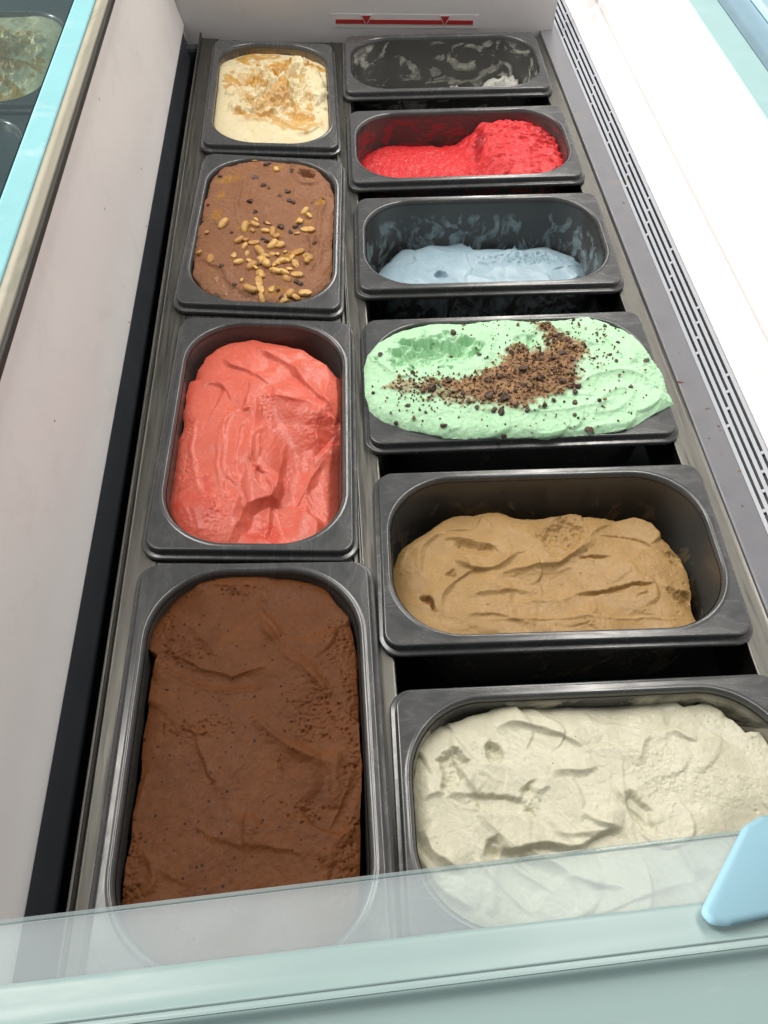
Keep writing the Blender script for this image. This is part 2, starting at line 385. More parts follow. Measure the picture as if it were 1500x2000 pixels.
# far end
ew = cpart('end_wall', extrude_profile([(-.26, 0), (.345, 0)], 0, 1), M_END)
me = mesh_from([(-.219, .672, -.15), (.3125, .672, -.15), (.3125, .674, .16), (-.219, .674, .16)], [(0, 1, 2, 3)], False); me.materials.append(M_END); ew.data = me
cpart('sealant_bead', extrude_profile([(-.2006, -.02), (-.1985, -.0195), (-.1958, -.02)], .668, .6715), M_SEAL)
bd = mesh_from([], []); bm = bmesh.new()
prev = None
for k in range(14):
    u = k/13; p = Vector((-.1932-.0175*u, .6712+.0005*u, -.012+.12*u)); r = .0016+.0004*math.sin(k*2.3)
    ring = [bm.verts.new(p+Vector((r*math.cos(a), -r*math.sin(a), 0))) for a in np.linspace(0, math.pi, 6)]
    if prev:
        for i in range(5): bm.faces.new((prev[i], prev[i+1], ring[i+1], ring[i]))
    prev = ring
bm.to_mesh(bd); bm.free(); bpy.data.objects['sealant_bead'].data = bd; bd.materials.append(M_SEAL)
# load limit sticker
def wy(z): return .672+.002*(z+.15)/.31
def plate(x0, x1, z0, z1, off, mat, name, parent, pts=None):
    pts = pts or [(x0, z0), (x1, z0), (x1, z1), (x0, z1)]
    n = len(pts); V = [(x, wy(z)-off, z) for x, z in pts]+[(x, wy(z)-off+.0006, z) for x, z in pts]
    F = [tuple(range(n))]+[(i, (i+1) % n, n+(i+1) % n, n+i)[::-1] for i in range(n)]
    return mesh_from(V, F, False)
st = cpart('limit_sticker', plate(.006, .207, .0045, .0215, .0007, M_STICK, '', None), M_STICK)
sub('red_line', plate(.012, .2, .0092, .0146, .0012, M_RED, '', None), M_RED, st)
for xx in (.0535, .1608):
    sub('triangle_outline', plate(0, 0, 0, 0, .0015, M_STICK, '', None, [(xx-.0075, .0205), (xx, .0066), (xx+.0075, .0205)]), M_STICK, st)
    sub('triangle_marker', plate(0, 0, 0, 0, .0018, M_RED, '', None, [(xx-.006, .0198), (xx, .0083), (xx+.006, .0198)]), M_RED, st)
# steel frame under the pans
DIV, TR, TL = .012, .04166, -.03277
def pz(x): return (x-DIV)*(TR if x > DIV else TL)
fr = empty('pan_frame', (0, 0, -.02)); tag(fr, 'stainless steel frame whose rails carry the dark pans', 'frame')
def fpart(name, prof, y0=Y0, y1=.660):
    o = link(name, extrude_profile(prof, y0, y1), M_STEEL, fr); o.matrix_parent_inverse = Matrix.Translation((0, 0, .02)); return o
xl = XT(-.3056, .0022)
fpart('side_rail', rounded([(xl-.0008, -.05), (xl-.0008, .0022, .001), (xl+.0014, .0022, .0009), (xl+.0018, pz(xl)-.0112, .0015), (-.1462, pz(-.1462)-.0112), (-.1462, -.05)], 3))
fpart('centre_rail', rounded([(.0005, -.05), (.0005, -.0112, .0006), (.0040, -.0114, .001), (.0047, -.0086, .0006), (.0062, -.0086, .0006), (.0066, -.0118, .001), (.0252, -.0106, .0015), (.0258, -.0120, .001), (.0258, -.05)], 3))
fpart('side_rail', rounded([(.2735, -.05), (.2735, pz(.2735)-.0112, .001), (.2930, pz(.287)-.0112, .0008), (XT(.619, .003)-.0005, .0016, .0006), (XT(.619, .003)-.0004, -.02)], 3))
for yy in (.3695, .0885, -.185):
    o = link('cross_bar', box_mesh(-.1455, .0002, yy-.014, yy+.014, -.03, -.0128, .001), M_STEEL, fr); o.matrix_parent_inverse = Matrix.Translation((0, 0, .02)); o.rotation_euler = (0, .0325, 0); o.location = (0, 0, .0022)
o = link('end_rail', box_mesh(xl, .288, .6605, .669, -.05, -.0135, .001), M_STEEL, fr); o.matrix_parent_inverse = Matrix.Translation((0, 0, .02))

# ---------------------------------------------------------------- pans
def rr_loop(hx, hy, r, z, nc=14, ns=(10, 6)):
    pts = []
    cs = [(hx-r, hy-r, 0), (-(hx-r), hy-r, 90), (-(hx-r), -(hy-r), 180), (hx-r, -(hy-r), 270)]
    for i, (cx, cy, a0) in enumerate(cs):
        for k in range(nc+1):
            a = math.radians(a0+90*k/nc); pts.append((cx+r*math.cos(a), cy+r*math.sin(a), z))
        nx = cs[(i+1) % 4]; a = math.radians(a0+90)
        p = pts[-1]; q = (nx[0]+r*math.cos(a), nx[1]+r*math.sin(a))
        n = ns[0] if i % 2 == 0 else ns[1]
        for k in range(1, n): pts.append((p[0]+(q[0]-p[0])*k/n, p[1]+(q[1]-p[1])*k/n, z))
    return pts
def loft(loops, cap=False):
    n = len(loops[0]); V = [p for l in loops for p in l]; F = []
    for k in range(len(loops)-1):
        for i in range(n):
            j = (i+1) % n; F.append((k*n+i, k*n+j, (k+1)*n+j, (k+1)*n+i))
    if cap: F.append(tuple(range(n))[::-1])
    return mesh_from(V, F)
OX, OY, OR = .1212, .0688, .050       # half size and corner radius of the opening
HX, HY = .1325, .081
def wall_in(z):                        # how far the basin wall has come in at depth z
    return .0008+.05*max(0, -z-.004)
def rim_mesh():
    L = []
    for (dx, z) in [(.0004, -.004), (.0, -.0022), (-.0004, -.0010), (-.0010, -.0003), (-.0018, .0002), (-.0028, .0003), (-.0036, .0001), (-.0042, 0), (-.0048, 0)]:
        L.append(rr_loop(OX-dx, OY-dx, OR-dx, z))
    for (dx, z, r) in [(.0056, 0, .0102), (.0050, -.0000, .0106), (.0046, -.0003, .0108), (.0042, -.0009, .011), (.0040, -.0018, .0112), (.0039, -.0052, .0113), (.0037, -.0060, .0134), (.0030, -.0064, .0136), (.0010, -.0064, .0145), (.0003, -.0067, .015), (0, -.0075, .0152), (0, -.0098, .0152), (.0006, -.0104, .015), (.006, -.0106, .012)]:
        L.append(rr_loop(HX-dx, HY-dx, r, z))
    return loft(L[::-1])
def basin_mesh():
    L = []
    for z in np.linspace(-.004, -.088, 22):
        d = wall_in(z); L.append(rr_loop(OX-d, OY-d, OR-d*.6, z))
    for (e, z) in [(.003, -.094), (.008, -.0985), (.016, -.100)]:
        d = wall_in(-.088)+e; L.append(rr_loop(OX-d, OY-d, max(.02, OR-d), z))
    inner = loft(L[::-1], True); bm = bmesh.new(); bm.from_mesh(inner)
    L = []
    for z in (-.003, -.05, -.088, -.098, -.1025):
        d = wall_in(z)-.0022+(.004 if z < -.09 else 0)+(.012 if z < -.1 else 0); L.append(rr_loop(OX-d, OY-d, OR-d*.6, z))
    outer = loft(L, False); outer.polygons.foreach_set('use_smooth', [True]*len(outer.polygons)); bm.from_mesh(outer)
    n = len(L[0]); bm.verts.ensure_lookup_table(); bm.faces.new(bm.verts[-n:])
    me = bpy.data.meshes.new('basin'); bm.to_mesh(me); bm.free(); return me
RIM, BAS = rim_mesh(), basin_mesh(); RIM.materials.append(M_PAN)
PANS = {}
def make_pan(key, x, y, rot, long_x, label, bmat, z=None, tilt=None, rx=0.0, sc=(1, 1, 1)):
    t = (TR if x > DIV else TL) if tilt is None else tilt
    # a pan lies with its long side across (right column) or along the freezer (left column)
    base = empty('ice_cream_pan', (x, y, pz(x) if z is None else z), (rx, -math.atan(t), rot)); base.scale = sc
    tag(base, label, 'pan')
    loc = Matrix.Identity(4) if long_x else Matrix.Rotation(math.pi/2, 4, 'Z')
    r = link('rim', RIM, None, base); r.matrix_local = loc
    bm_ = BAS.copy(); bm_.materials.clear(); bm_.materials.append(bmat)
    b = link('basin', bm_, None, base); b.matrix_local = loc
    Mw = Matrix.Translation(base.location) @ base.rotation_euler.to_matrix().to_4x4() @ Matrix.Diagonal((*sc, 1))
    PANS[key] = (base, np.array(Mw), np.array(Mw.inverted()), long_x)
    return base
B_PLAIN = mat_basin('basin_plain', (.2, .18, .16), .62, -.09, -.01, .4)
B_CORAL = mat_basin('basin_coral', (.22, .07, .06), .40, -.09, -.012, .35, 14)
B_WHITE = mat_basin('basin_white', (.56, .56, .50), .515, -.095, -.004, .8, 24, 3.1, (1, 1, 1.5))
B_RED = mat_basin('basin_red', (.36, .02, .03), .50, -.06, -.006, .8, 24, 1.2, (.8, .8, 1.6))
B_BLUE = mat_basin('basin_blue', (.34, .44, .47), .485, -.09, -.016, .75, 36, .4, (1.1, 1.1, .8))
B_COFFEE = mat_basin('basin_coffee', (.30, .22, .12), .55, -.09, -.028, .55, 30, 2.2)
B_VAN = mat_basin('basin_vanilla', (.55, .52, .42), .46, -.09, -.004, .9, 16, 4.4)
B_CARA = mat_basin('basin_caramel', (.30, .17, .05), .42, -.09, -.004, .75, 18, 1.4)
make_pan('empty', .1503, .5758, -.0278, True, 'nearly empty dark pan with pale smears beneath the red line sticker', B_WHITE)
make_pan('rasp', .1490, .3783, -.0184, True, 'dark pan with red raspberry sorbet heaped at one end', B_RED)
make_pan('blue', .1495, .1936, -.0308, True, 'dark pan with a little pale blue ice cream left', B_BLUE)
make_pan('mint', .1481, -.0028, -.0215, True, 'dark pan overfilled with green mint ice cream', B_PLAIN)
make_pan('coffee', .1490, -.1887, -.0306, True, 'dark pan part filled with tan coffee ice cream', B_COFFEE)
make_pan('vanilla', .1498, -.3746, -.0196, True, 'dark pan full of speckled off white vanilla ice cream', B_VAN)
make_pan('caramel', -.0710, .5042, .0027, False, 'dark pan of cream ice cream swirled with caramel', B_CARA)
make_pan('peanut', -.0721, .2246, -.0452, False, 'dark pan of chocolate ice cream topped with peanuts', B_PLAIN)
make_pan('coral', -.0724, -.0512, -.0315, False, 'dark pan of coral pink sorbet', B_CORAL)
make_pan('choc', -.0712, -.3262, -.0036, False, 'dark pan of plain brown chocolate ice cream', B_PLAIN, .0090, None, -.035, (1.055, 1.05, 1))

# ---------------------------------------------------------------- ice cream tools
CROT_M = np.array(Euler(CROT).to_matrix()); CAM_A = np.array(CAM)
CROP = {'caramel': (350, 40, 4.286), 'rasp': (600, 0, 2.5), 'empty': (600, 0, 2.5), 'peanut': (330, 280, 4.054), 'blue': (660, 340, 2.5),
        'mint': (680, 580, 2.143), 'coral': (240, 600, 3.0), 'coffee': (700, 860, 1.875), 'choc': (120, 1060, 2.273), 'vanilla': (720, 1240, 1.923)}
def loc(key, pts, z):
    """where a spot noted on the enlarged photo lies on the plane z of its pan, in the pan's own metres"""
    x0, y0, s = CROP[key]; Mi = PANS[key][2]; out = []
    for (cx, cy) in pts:
        px, py = x0+cx/s, y0+cy/s
        d = CROT_M @ np.array([(px-750)/FPX, -(py-1000)/FPX, -1]); o = Mi[:3, :3] @ CAM_A+Mi[:3, 3]; d = Mi[:3, :3] @ d
        t = (z-o[2])/d[2]; q = o+t*d; out.append((q[0], q[1]))
    return out
class Cream:
    def __init__(s, key, level, res=.00065, over=0.0):
        s.key = key; s.z = level; s.long = PANS[key][3]; s.over = over
        hx, hy = (OX, OY) if s.long else (OY, OX)
        s.hx, s.hy = hx, hy; e = .004+over
        nx = int(2*(hx+e)/res); ny = int(2*(hy+e)/res)
        s.X, s.Y = np.meshgrid(np.linspace(-hx-e, hx+e, nx), np.linspace(-hy-e, hy+e, ny))
        s.H = np.full(s.X.shape, level, float); s.mask = np.zeros(s.X.shape+(3,))
        d = wall_in(level)+.0001-.0006
        s.sd = rr_sdf(s.X, s.Y, hx-d, hy-d, OR-d)
        s.seed = hash(key) % 50 if False else sum(map(ord, key)) % 50
        # hand wobble for every traced line
        s.wx = fbm(s.X*32, s.Y*32, 2, s.seed)*.0022+fbm(s.X*220, s.Y*220, 2, s.seed+4)*.00025; s.wy = fbm(s.X*32, s.Y*32, 2, s.seed+9)*.0022+fbm(s.X*220, s.Y*220, 2, s.seed+6)*.00025; s.sh = 1+.9*fbm(s.X*40, s.Y*40, 2, s.seed+2)
    def P(s, pts): return loc(s.key, pts, s.z)
    def D(s, pts, wob=1):
        return path_dist(s.X+s.wx*wob, s.Y+s.wy*wob, s.P(pts))
    def foot(s, pts, wob=1.0):
        s.sd = np.maximum(s.sd, poly_sdf(s.X+s.wx*wob, s.Y+s.wy*wob, s.P(pts)))
    def foot_only(s, pts, wob=1.0):
        s.sd = poly_sdf(s.X+s.wx*wob, s.Y+s.wy*wob, s.P(pts))
    def ledge(s, pts, h, wa=.012, wb=.009, under=.22, sharp=.0009, wob=1):
        """terrace: left of travel stands h high and fades over wa, right side is undercut"""
        h *= .001; d, sg, t = s.D(pts, wob); env = np.clip(np.minimum(t, 1-t)/.22, 0, 1)**.7
        end = np.where((t <= 0) | (t >= 1), np.exp(-d/.003), 1)
        w_ = sharp*np.clip(4.2*s.sh, 1.6, 8); k = np.clip(1+sg/w_, 0, 1)**1.6; h = h*np.clip(.55+.45*s.sh, .15, 1.4)
        s.H += h*env*end*(k*np.exp(-np.maximum(sg, 0)/wa)-(1-k)*under*np.exp(np.minimum(sg, 0)/wb))
    def ridge(s, pts, h, wd=.003, wob=1):
        d, sg, t = s.D(pts, wob); env = np.clip(np.minimum(t, 1-t)/.2, 0, 1)**.7
        s.H += h*.001*env*np.exp(-(d/wd)**2)
    def crack(s, pts, h, wd=.0012):
        d, sg, t = s.D(pts, 1.3); env = np.clip(np.minimum(t, 1-t)/.25, 0, 1)**.6
        n = 1+.5*fbm(s.X*150, s.Y*150, 2, 4)
        s.H -= h*.001*env*np.clip(1-d/(wd*np.maximum(n, .25)), 0, 1)**.8
    def swath(s, pts, wd, dep, lip=.5):
        d, sg, t = s.D(pts, .8); env = np.clip(np.minimum(t, 1-t)/.15, 0, 1)**.6; u = d/wd
        s.H += .001*env*(-dep*np.clip(1-u*u, 0, 1)+lip*np.exp(-((u-1.05)/.16)**2))
    def dent(s, c, rx, ry, dep, rot=0, edge=.45, rough=0, wob=1.5):
        cx, cy = s.P([c])[0]; a = math.radians(rot); x = s.X+s.wx*wob-cx; y = s.Y+s.wy*wob-cy
        u = (x*math.cos(a)+y*math.sin(a))/rx; v = (-x*math.sin(a)+y*math.cos(a))/ry
        q = np.hypot(u, v)*(1+.30*fbm(s.X*110, s.Y*110, 3, s.seed+40)); m = 1-sstep(1-edge, 1, q); s.H -= dep*.001*m
        if rough: s.H += rough*.001*m*fbm(s.X*260, s.Y*260, 3, s.seed+3); s.mask[..., 1] = np.maximum(s.mask[..., 1], m*.9)
        return m
    def blob(s, c, rx, ry, ch, amt=1.0, rot=0, brk=.5, fr=120):
        cx, cy = s.P([c])[0]; a = math.radians(rot); x = s.X+s.wx*2-cx; y = s.Y+s.wy*2-cy
        u = (x*math.cos(a)+y*math.sin(a))/rx; v = (-x*math.sin(a)+y*math.cos(a))/ry
        q = np.hypot(u, v)+brk*fbm(s.X*fr, s.Y*fr, 4, s.seed+ch+7)*.9
        m = amt*(1-sstep(.55, 1.05, q)); s.mask[..., ch] = np.maximum(s.mask[..., ch], m); return m
    def line_mask(s, pts, wd, ch, amt=1.0, brk=.5):
        d, sg, t = s.D(pts, 1.5); q = d/wd+brk*fbm(s.X*150, s.Y*150, 3, s.seed+5)
        m = amt*(1-sstep(.5, 1.1, q)); s.mask[..., ch] = np.maximum(s.mask[..., ch], m); return m
    def soft(s, amp, freq, seed=0, o=3): s.H += amp*.001*fbm(s.X*freq, s.Y*freq, o, s.seed+seed)
    def strokes(s, amp, along, across, ang, seed=0, warp=.012):
        a = math.radians(ang); x = s.X+warp*fbm(s.X*18, s.Y*18, 2, s.seed+seed+20); y = s.Y+warp*fbm(s.X*18, s.Y*18, 2, s.seed+seed+31)
        u = (x*math.cos(a)+y*math.sin(a))*along; v = (-x*math.sin(a)+y*math.cos(a))*across
        s.H += amp*.001*ridged(u, v, 2, s.seed+seed)*sstep(-.25, .5, fbm(s.X*26, s.Y*26, 2, s.seed+seed+60))
    def terraces(s, n, seed, h=(.8, 2.2), size=(.02, .045), ang=0, spread=60, box=None):
        """overlapping knife strokes: each pass leaves a smooth plate with one crisp edge"""
        r = np.random.RandomState(seed)
        for _ in range(n):
            cx = r.uniform(-s.hx, s.hx)*.9; cy = r.uniform(-s.hy, s.hy)*.9
            if box is not None and not (box[0] < cx < box[2] and box[1] < cy < box[3]): continue
            a = math.radians(ang+r.uniform(-spread, spread)); L = r.uniform(*size); W = L*r.uniform(.55, 1.0); bend = r.uniform(-18, 18); e_ = r.uniform(.002, .010)
            x = s.X+s.wx*1.2-cx; y = s.Y+s.wy*1.2-cy
            u = x*math.cos(a)+y*math.sin(a); v = -x*math.sin(a)+y*math.cos(a)+bend*u*u
            m = (1-sstep(.35, 1.0, np.abs(u)/L))
            k = np.clip(v/e_, 0, 1)**1.6*np.exp(-np.maximum(v, 0)/W)
            s.H += r.uniform(*h)*.001*m*k
    def plates(s, n, seed, h=(.8, 2.0), size=(.014, .032), ang=0, spread=40, flat=.8, box=None, aspect=(.45, .8)):
        """spatula smears: each planes a patch smooth and leaves a crescent lip where the blade lifted"""
        r = np.random.RandomState(seed); dx = s.X[0, 1]-s.X[0, 0]
        for _ in range(n):
            cx = r.uniform(-s.hx, s.hx)*.92; cy = r.uniform(-s.hy, s.hy)*.92; a = math.radians(ang+r.uniform(-spread, spread))
            L = r.uniform(*size); W = L*r.uniform(*aspect); bend = r.uniform(-14, 14); hh = r.uniform(*h)*.001; tv = r.uniform(-.06, .06); e_ = r.uniform(.08, .30)
            if box is not None and not (box[0] < cx < box[2] and box[1] < cy < box[3]): continue
            x = s.X+s.wx*.8-cx; y = s.Y+s.wy*.8-cy; u = x*math.cos(a)+y*math.sin(a); v = -x*math.sin(a)+y*math.cos(a)+bend*u*u
            near = np.hypot(x, y) < W*.6
            if not near.any(): continue
            Hc = s.H[near].mean()
            rr = np.where(u > 0, np.hypot(u/(L*.45), v/W), np.abs(v)/W)*(1+.05*s.sh)
            m = sstep(-L*1.3, -L*.1, u)*(1-np.clip((rr-1)/e_+1, 0, 1)**1.4)*flat
            s.H = s.H*(1-m)+m*(Hc+hh*np.clip(.3+u/(L*.45), -.5, 1.3)+tv*v)
            s.mask[..., 1] *= 1-.8*m
    def pits(s, n, seed, rad=(.0005, .0014), dep=(.4, 1.4), weight=None):
        r = np.random.RandomState(seed); dx = s.X[0, 1]-s.X[0, 0]; dy = s.Y[1, 0]-s.Y[0, 0]
        for _ in range(n):
            i = r.randint(4, s.X.shape[0]-4); j = r.randint(4, s.X.shape[1]-4); q = r.rand(); R = r.uniform(*rad); D = r.uniform(*dep)
            if weight is not None and q > weight[i, j]: continue
            k = int(2.2*R/dx)+1; sl = (slice(max(0, i-k), i+k+1), slice(max(0, j-k), j+k+1))
            d = np.hypot(s.X[sl]-s.X[i, j], (s.Y[sl]-s.Y[i, j])*r.uniform(.7, 1.4)); s.H[sl] -= D*.001*np.clip(1.2-d/R, 0, 1)
    def edge(s, drop, width): s.H -= drop*.001*np.exp(np.minimum(s.sd, 0)/width)
    def height(s, x, y):
        j = int(np.clip(np.searchsorted(s.X[0], x), 0, s.X.shape[1]-1)); i = int(np.clip(np.searchsorted(s.Y[:, 0], y), 0, s.X.shape[0]-1))
        return s.H[i, j]
    def build(s, name, mat, label, cat='ice cream', skirt=.035, floor=-.093):
        X, Y, H, sd = s.X, s.Y, np.maximum(s.H, floor), s.sd
        gy, gx = np.gradient(sd, Y[1, 0]-Y[0, 0], X[0, 1]-X[0, 0]); gl = np.hypot(gx, gy)+1e-9
        out = sd > 0; PX = np.where(out, X-gx/gl*sd, X); PY = np.where(out, Y-gy/gl*sd, Y)
        ins = ~out; cell = ins[:-1, :-1] | ins[1:, :-1] | ins[:-1, 1:] | ins[1:, 1:]
        ny, nx = X.shape; idx = np.arange(ny*nx).reshape(ny, nx)
        q = np.stack([idx[:-1, :-1], idx[:-1, 1:], idx[1:, 1:], idx[1:, :-1]], -1)[cell]
        # skirt round the border
        e = np.concatenate([q[:, [0, 1]], q[:, [1, 2]], q[:, [2, 3]], q[:, [3, 0]]])
        ek = np.sort(e, 1); code = ek[:, 0].astype(np.int64)*(ny*nx)+ek[:, 1]; u, inv, cnt = np.unique(code, return_inverse=True, return_counts=True)
        be = e[cnt[inv] == 1]
        co = np.stack([PX, PY, H], -1).reshape(-1, 3); bv = np.unique(be); mp = np.full(ny*nx, -1); mp[bv] = ny*nx+np.arange(len(bv))
        sk = co[bv].copy(); sk[:, :2] *= .985; sk[:, 2] = np.maximum(sk[:, 2]-skirt, floor-.002)
        allco = np.concatenate([co, sk]); fs = np.stack([be[:, 1], be[:, 0], mp[be[:, 0]], mp[be[:, 1]]], -1)
        F = np.concatenate([q, fs]); used = np.unique(F); rm = np.full(len(allco), -1); rm[used] = np.arange(len(used)); F = rm[F]; V = allco[used]
        mk = np.concatenate([s.mask.reshape(-1, 3), s.mask.reshape(-1, 3)[bv]])[used]
        me = bpy.data.meshes.new(name); me.vertices.add(len(V)); me.vertices.foreach_set('co', V.astype(np.float32).ravel())
        me.loops.add(F.size); me.loops.foreach_set('vertex_index', F.astype(np.int32).ravel()); me.polygons.add(len(F))
        me.polygons.foreach_set('loop_start', (np.arange(len(F))*4).astype(np.int32)); me.update(calc_edges=True); me.validate()
        me.polygons.foreach_set('use_smooth', np.ones(len(me.polygons), bool))
        at = me.color_attributes.new('mask', 'FLOAT_COLOR', 'POINT'); at.data.foreach_set('color', np.c_[np.clip(mk, 0, 1), np.ones(len(mk))].astype(np.float32).ravel())
        me.materials.append(mat); o = bpy.data.objects.new(name, me); COL.objects.link(o)
        b = PANS[s.key][0]; o.location = b.location; o.rotation_euler = b.rotation_euler; o.scale = b.scale
        s.obj = o; tag(o, label, cat); return o
    def world(s, x, y, dz=0):
        p = PANS[s.key][1] @ np.array([x, y, s.height(x, y)+dz, 1]); return p[:3]
    def slope(s, x, y, d=.0025):
        return ((s.height(x+d, y)-s.height(x-d, y))/(2*d), (s.height(x, y+d)-s.height(x, y-d))/(2*d))

# ---------------------------------------------------------------- coral sorbet
c = Cream('coral', -.014)
c.foot([(150, 1500), (240, 1180), (290, 1000), (325, 800), (350, 620), (385, 440), (480, 275), (620, 205), (830, 172), (1000, 212), (1140, 310), (1200, 345), (1300, 440), (1500, 700), (1500, 1500)], 1.2)
c.soft(2.2, 16); c.edge(9, .010)
c.H += .006*np.exp(-((c.Y+.0)/.09)**2)-.022*sstep(.0, .045, c.X)*sstep(.035, -.03, c.Y)
c.plates(6, 17, (.3, .8), (.026, .052), 95, 45, .8); c.soft(.14, 300, 5, 2); c.strokes(.14, 12, 200, 100, 6)
c.ledge([(585, 300), (640, 352), (720, 378), (800, 430), (870, 480)], 3.4, .03)
c.ledge([(735, 435), (750, 480), (725, 560), (715, 640)], 2.4, .014)
c.ledge([(780, 250), (850, 282), (960, 332), (1035, 395), (1060, 450)], 3.2, .03)
c.ledge([(985, 335), (1040, 420), (1110, 500), (1190, 560), (1265, 640)], 3.2, .022, .006, .8)
c.ledge([(470, 470), (540, 460), (610, 510), (650, 580)], 2.0, .012)
c.ledge([(880, 470), (890, 560), (860, 640), (880, 690)], 2.2, .010)
c.swath([(520, 660), (498, 850), (520, 1020), (600, 1100), (650, 1260)], .012, 1.6, .8)
c.swath([(760, 640), (680, 740), (650, 900), (690, 1050), (770, 1130)], .013, 1.8, .9)
c.ledge([(690, 1060), (655, 900), (675, 730), (740, 640)], 1.8, .014)
c.ridge([(800, 740), (798, 830), (792, 890)], 1.3, .0014)
c.swath([(970, 560), (930, 760), (900, 950), (860, 1150), (810, 1330)], .026, 9, .6)
c.ledge([(820, 1330), (870, 1130), (915, 940), (960, 760)], 2.6, .016, .010, .6)
c.dent((1205, 690), .018, .020, 5.5, 20, .9, 0, .6)
c.ledge([(1110, 830), (1190, 760), (1245, 700)], -2.4, .010)
c.ledge([(1000, 1120), (1070, 1000), (1140, 880), (1180, 820)], 2.0, .012)
c.ridge([(745, 850), (765, 910), (800, 940), (850, 960)], 2.2, .0012); c.dent((790, 935), .004, .003, -2.6, 30, .8)
c.ridge([(820, 960), (870, 1030), (870, 1100), (830, 1120)], 1.6, .0011); c.ridge([(715, 590), (705, 625), (745, 615)], 1.8, .0012)
c.ridge([(370, 1040), (430, 1020), (500, 985)], .8, .001)
for (p, a, b) in [((370, 960), .010, .02), ((560, 1190), .014, .022), ((390, 720), .008, .014), ((840, 1240), .008, .014), ((860, 590), .008, .012)]:
    m = c.blob(p, a, b, 1, .8); c.H += .0006*m*fbm(c.X*420, c.Y*420, 2, 3); c.mask[..., 2] = np.maximum(c.mask[..., 2], m*.8)
c.blob((430, 1180), .02, .03, 0, .7); c.blob((1180, 700), .016, .022, 0, .6); c.blob((830, 1290), .016, .02, 0, .7); c.blob((400, 450), .006, .03, 0, .6); c.blob((1000, 570), .008, .008, 0, .6)  # deeper red patches, some of them in the hollows
M = mat_cream('coral_sorbet', (.70, .155, .105), (.77, .21, .145), (.56, .055, .030), (.63, .08, .048), [(190, .10, .10, (.35, .03, .02), .7)], .3, .38, .8, .25, rad=(1, .35, .25))
c.build('coral_sorbet', M, 'smooth coral pink sorbet with knife strokes and a hollow', 'sorbet')

# ---------------------------------------------------------------- plain chocolate
c = Cream('choc', -.008)
c.foot([(760, 100), (1000, 130), (1160, 190), (1270, 320), (1320, 520), (1330, 1000), (1330, 1500), (1290, 1750), (1000, 2000), (500, 2000), (250, 1700), (262, 1560), (310, 1300), (345, 1000), (385, 690), (425, 500), (385, 470), (390, 380), (470, 260), (600, 165)], .6)
c.soft(1.6, 14); c.edge(5, .007)
c.H += .004*np.exp(-(c.X/.05)**2)
c.plates(12, 12, (.2, .6), (.028, .060), -50, 35)
c.ridge([(860, 335), (960, 450), (1060, 535), (1130, 610), (1190, 690)], 2.6, .0042)
c.ledge([(1190, 700), (1060, 560), (960, 470), (870, 350)], 2.4, .03, .003, .1)
c.ridge([(830, 770), (930, 840), (1030, 910), (1150, 965), (1200, 985)], 2.0, .004)
c.ledge([(1200, 990), (1030, 925), (920, 850), (830, 780)], 2.0, .03, .003, .1)
c.ridge([(1215, 930), (1205, 1010), (1220, 1120), (1215, 1180)], 2.4, .004)
c.swath([(430, 490), (560, 580), (700, 625), (780, 645), (930, 585)], .006, 2.0, .5)
c.ledge([(430, 280), (560, 215), (700, 200), (830, 240), (950, 300)], 1.4, .012)
c.dent((1065, 1000), .012, .010, 1.6, 20, .9); c.crack([(985, 975), (990, 1010), (1010, 1045)], 1.4, .0014)
c.ridge([(365, 1370), (410, 1430), (405, 1500), (355, 1560)], 2.0, .0022); c.ridge([(365, 1010), (350, 1120), (330, 1230)], 1.6, .002)
c.ridge([(815, 1190), (850, 1240), (870, 1310)], .9, .003); c.ridge([(1140, 1400), (1180, 1390), (1200, 1440)], 2.2, .003)
c.ledge([(600, 1270), (760, 1330), (950, 1370), (1120, 1400)], 1.2, .02)
c.swath([(1310, 1030), (1270, 1180), (1210, 1290)], .004, 1.6, .4)
por = np.zeros(c.X.shape)
for (p, a, b) in [((520, 480), .018, .014), ((470, 400), .007, .022), ((1235, 470), .012, .02), ((1285, 760), .006, .05), ((1290, 970), .008, .016), ((800, 230), .02, .006), ((620, 830), .022, .009), ((300, 1480), .008, .03), ((1060, 1200), .014, .008), ((1130, 770), .022, .02), ((1280, 1380), .008, .03)]:
    por = np.maximum(por, c.blob(p, a, b, 1, 1.0))
c.pits(2200, 3, (.0006, .0010), (.8, 2.0), por); c.soft(.2, 240, 6, 2); c.H += .0007*por*fbm(c.X*380, c.Y*380, 2, 2)
c.blob((1080, 220), .022, .014, 2, .6); c.blob((700, 1000), .04, .05, 2, .35)
M = mat_cream('chocolate', (.135, .052, .019), (.19, .077, .030), speck=[(170, .17, .26, (.024, .009, .005), .9), (90, .12, .16, (.020, .008, .005), .9), (330, .26, .20, (.035, .013, .008), .8)], sss=.10, rough=.45, grain=1.0, wet=.0, spec=.12, rad=(1, .5, .3))  # dark specks painted in place of shaded pinholes
c.build('chocolate_ice_cream', M, 'plain brown chocolate ice cream pitted with tiny holes')

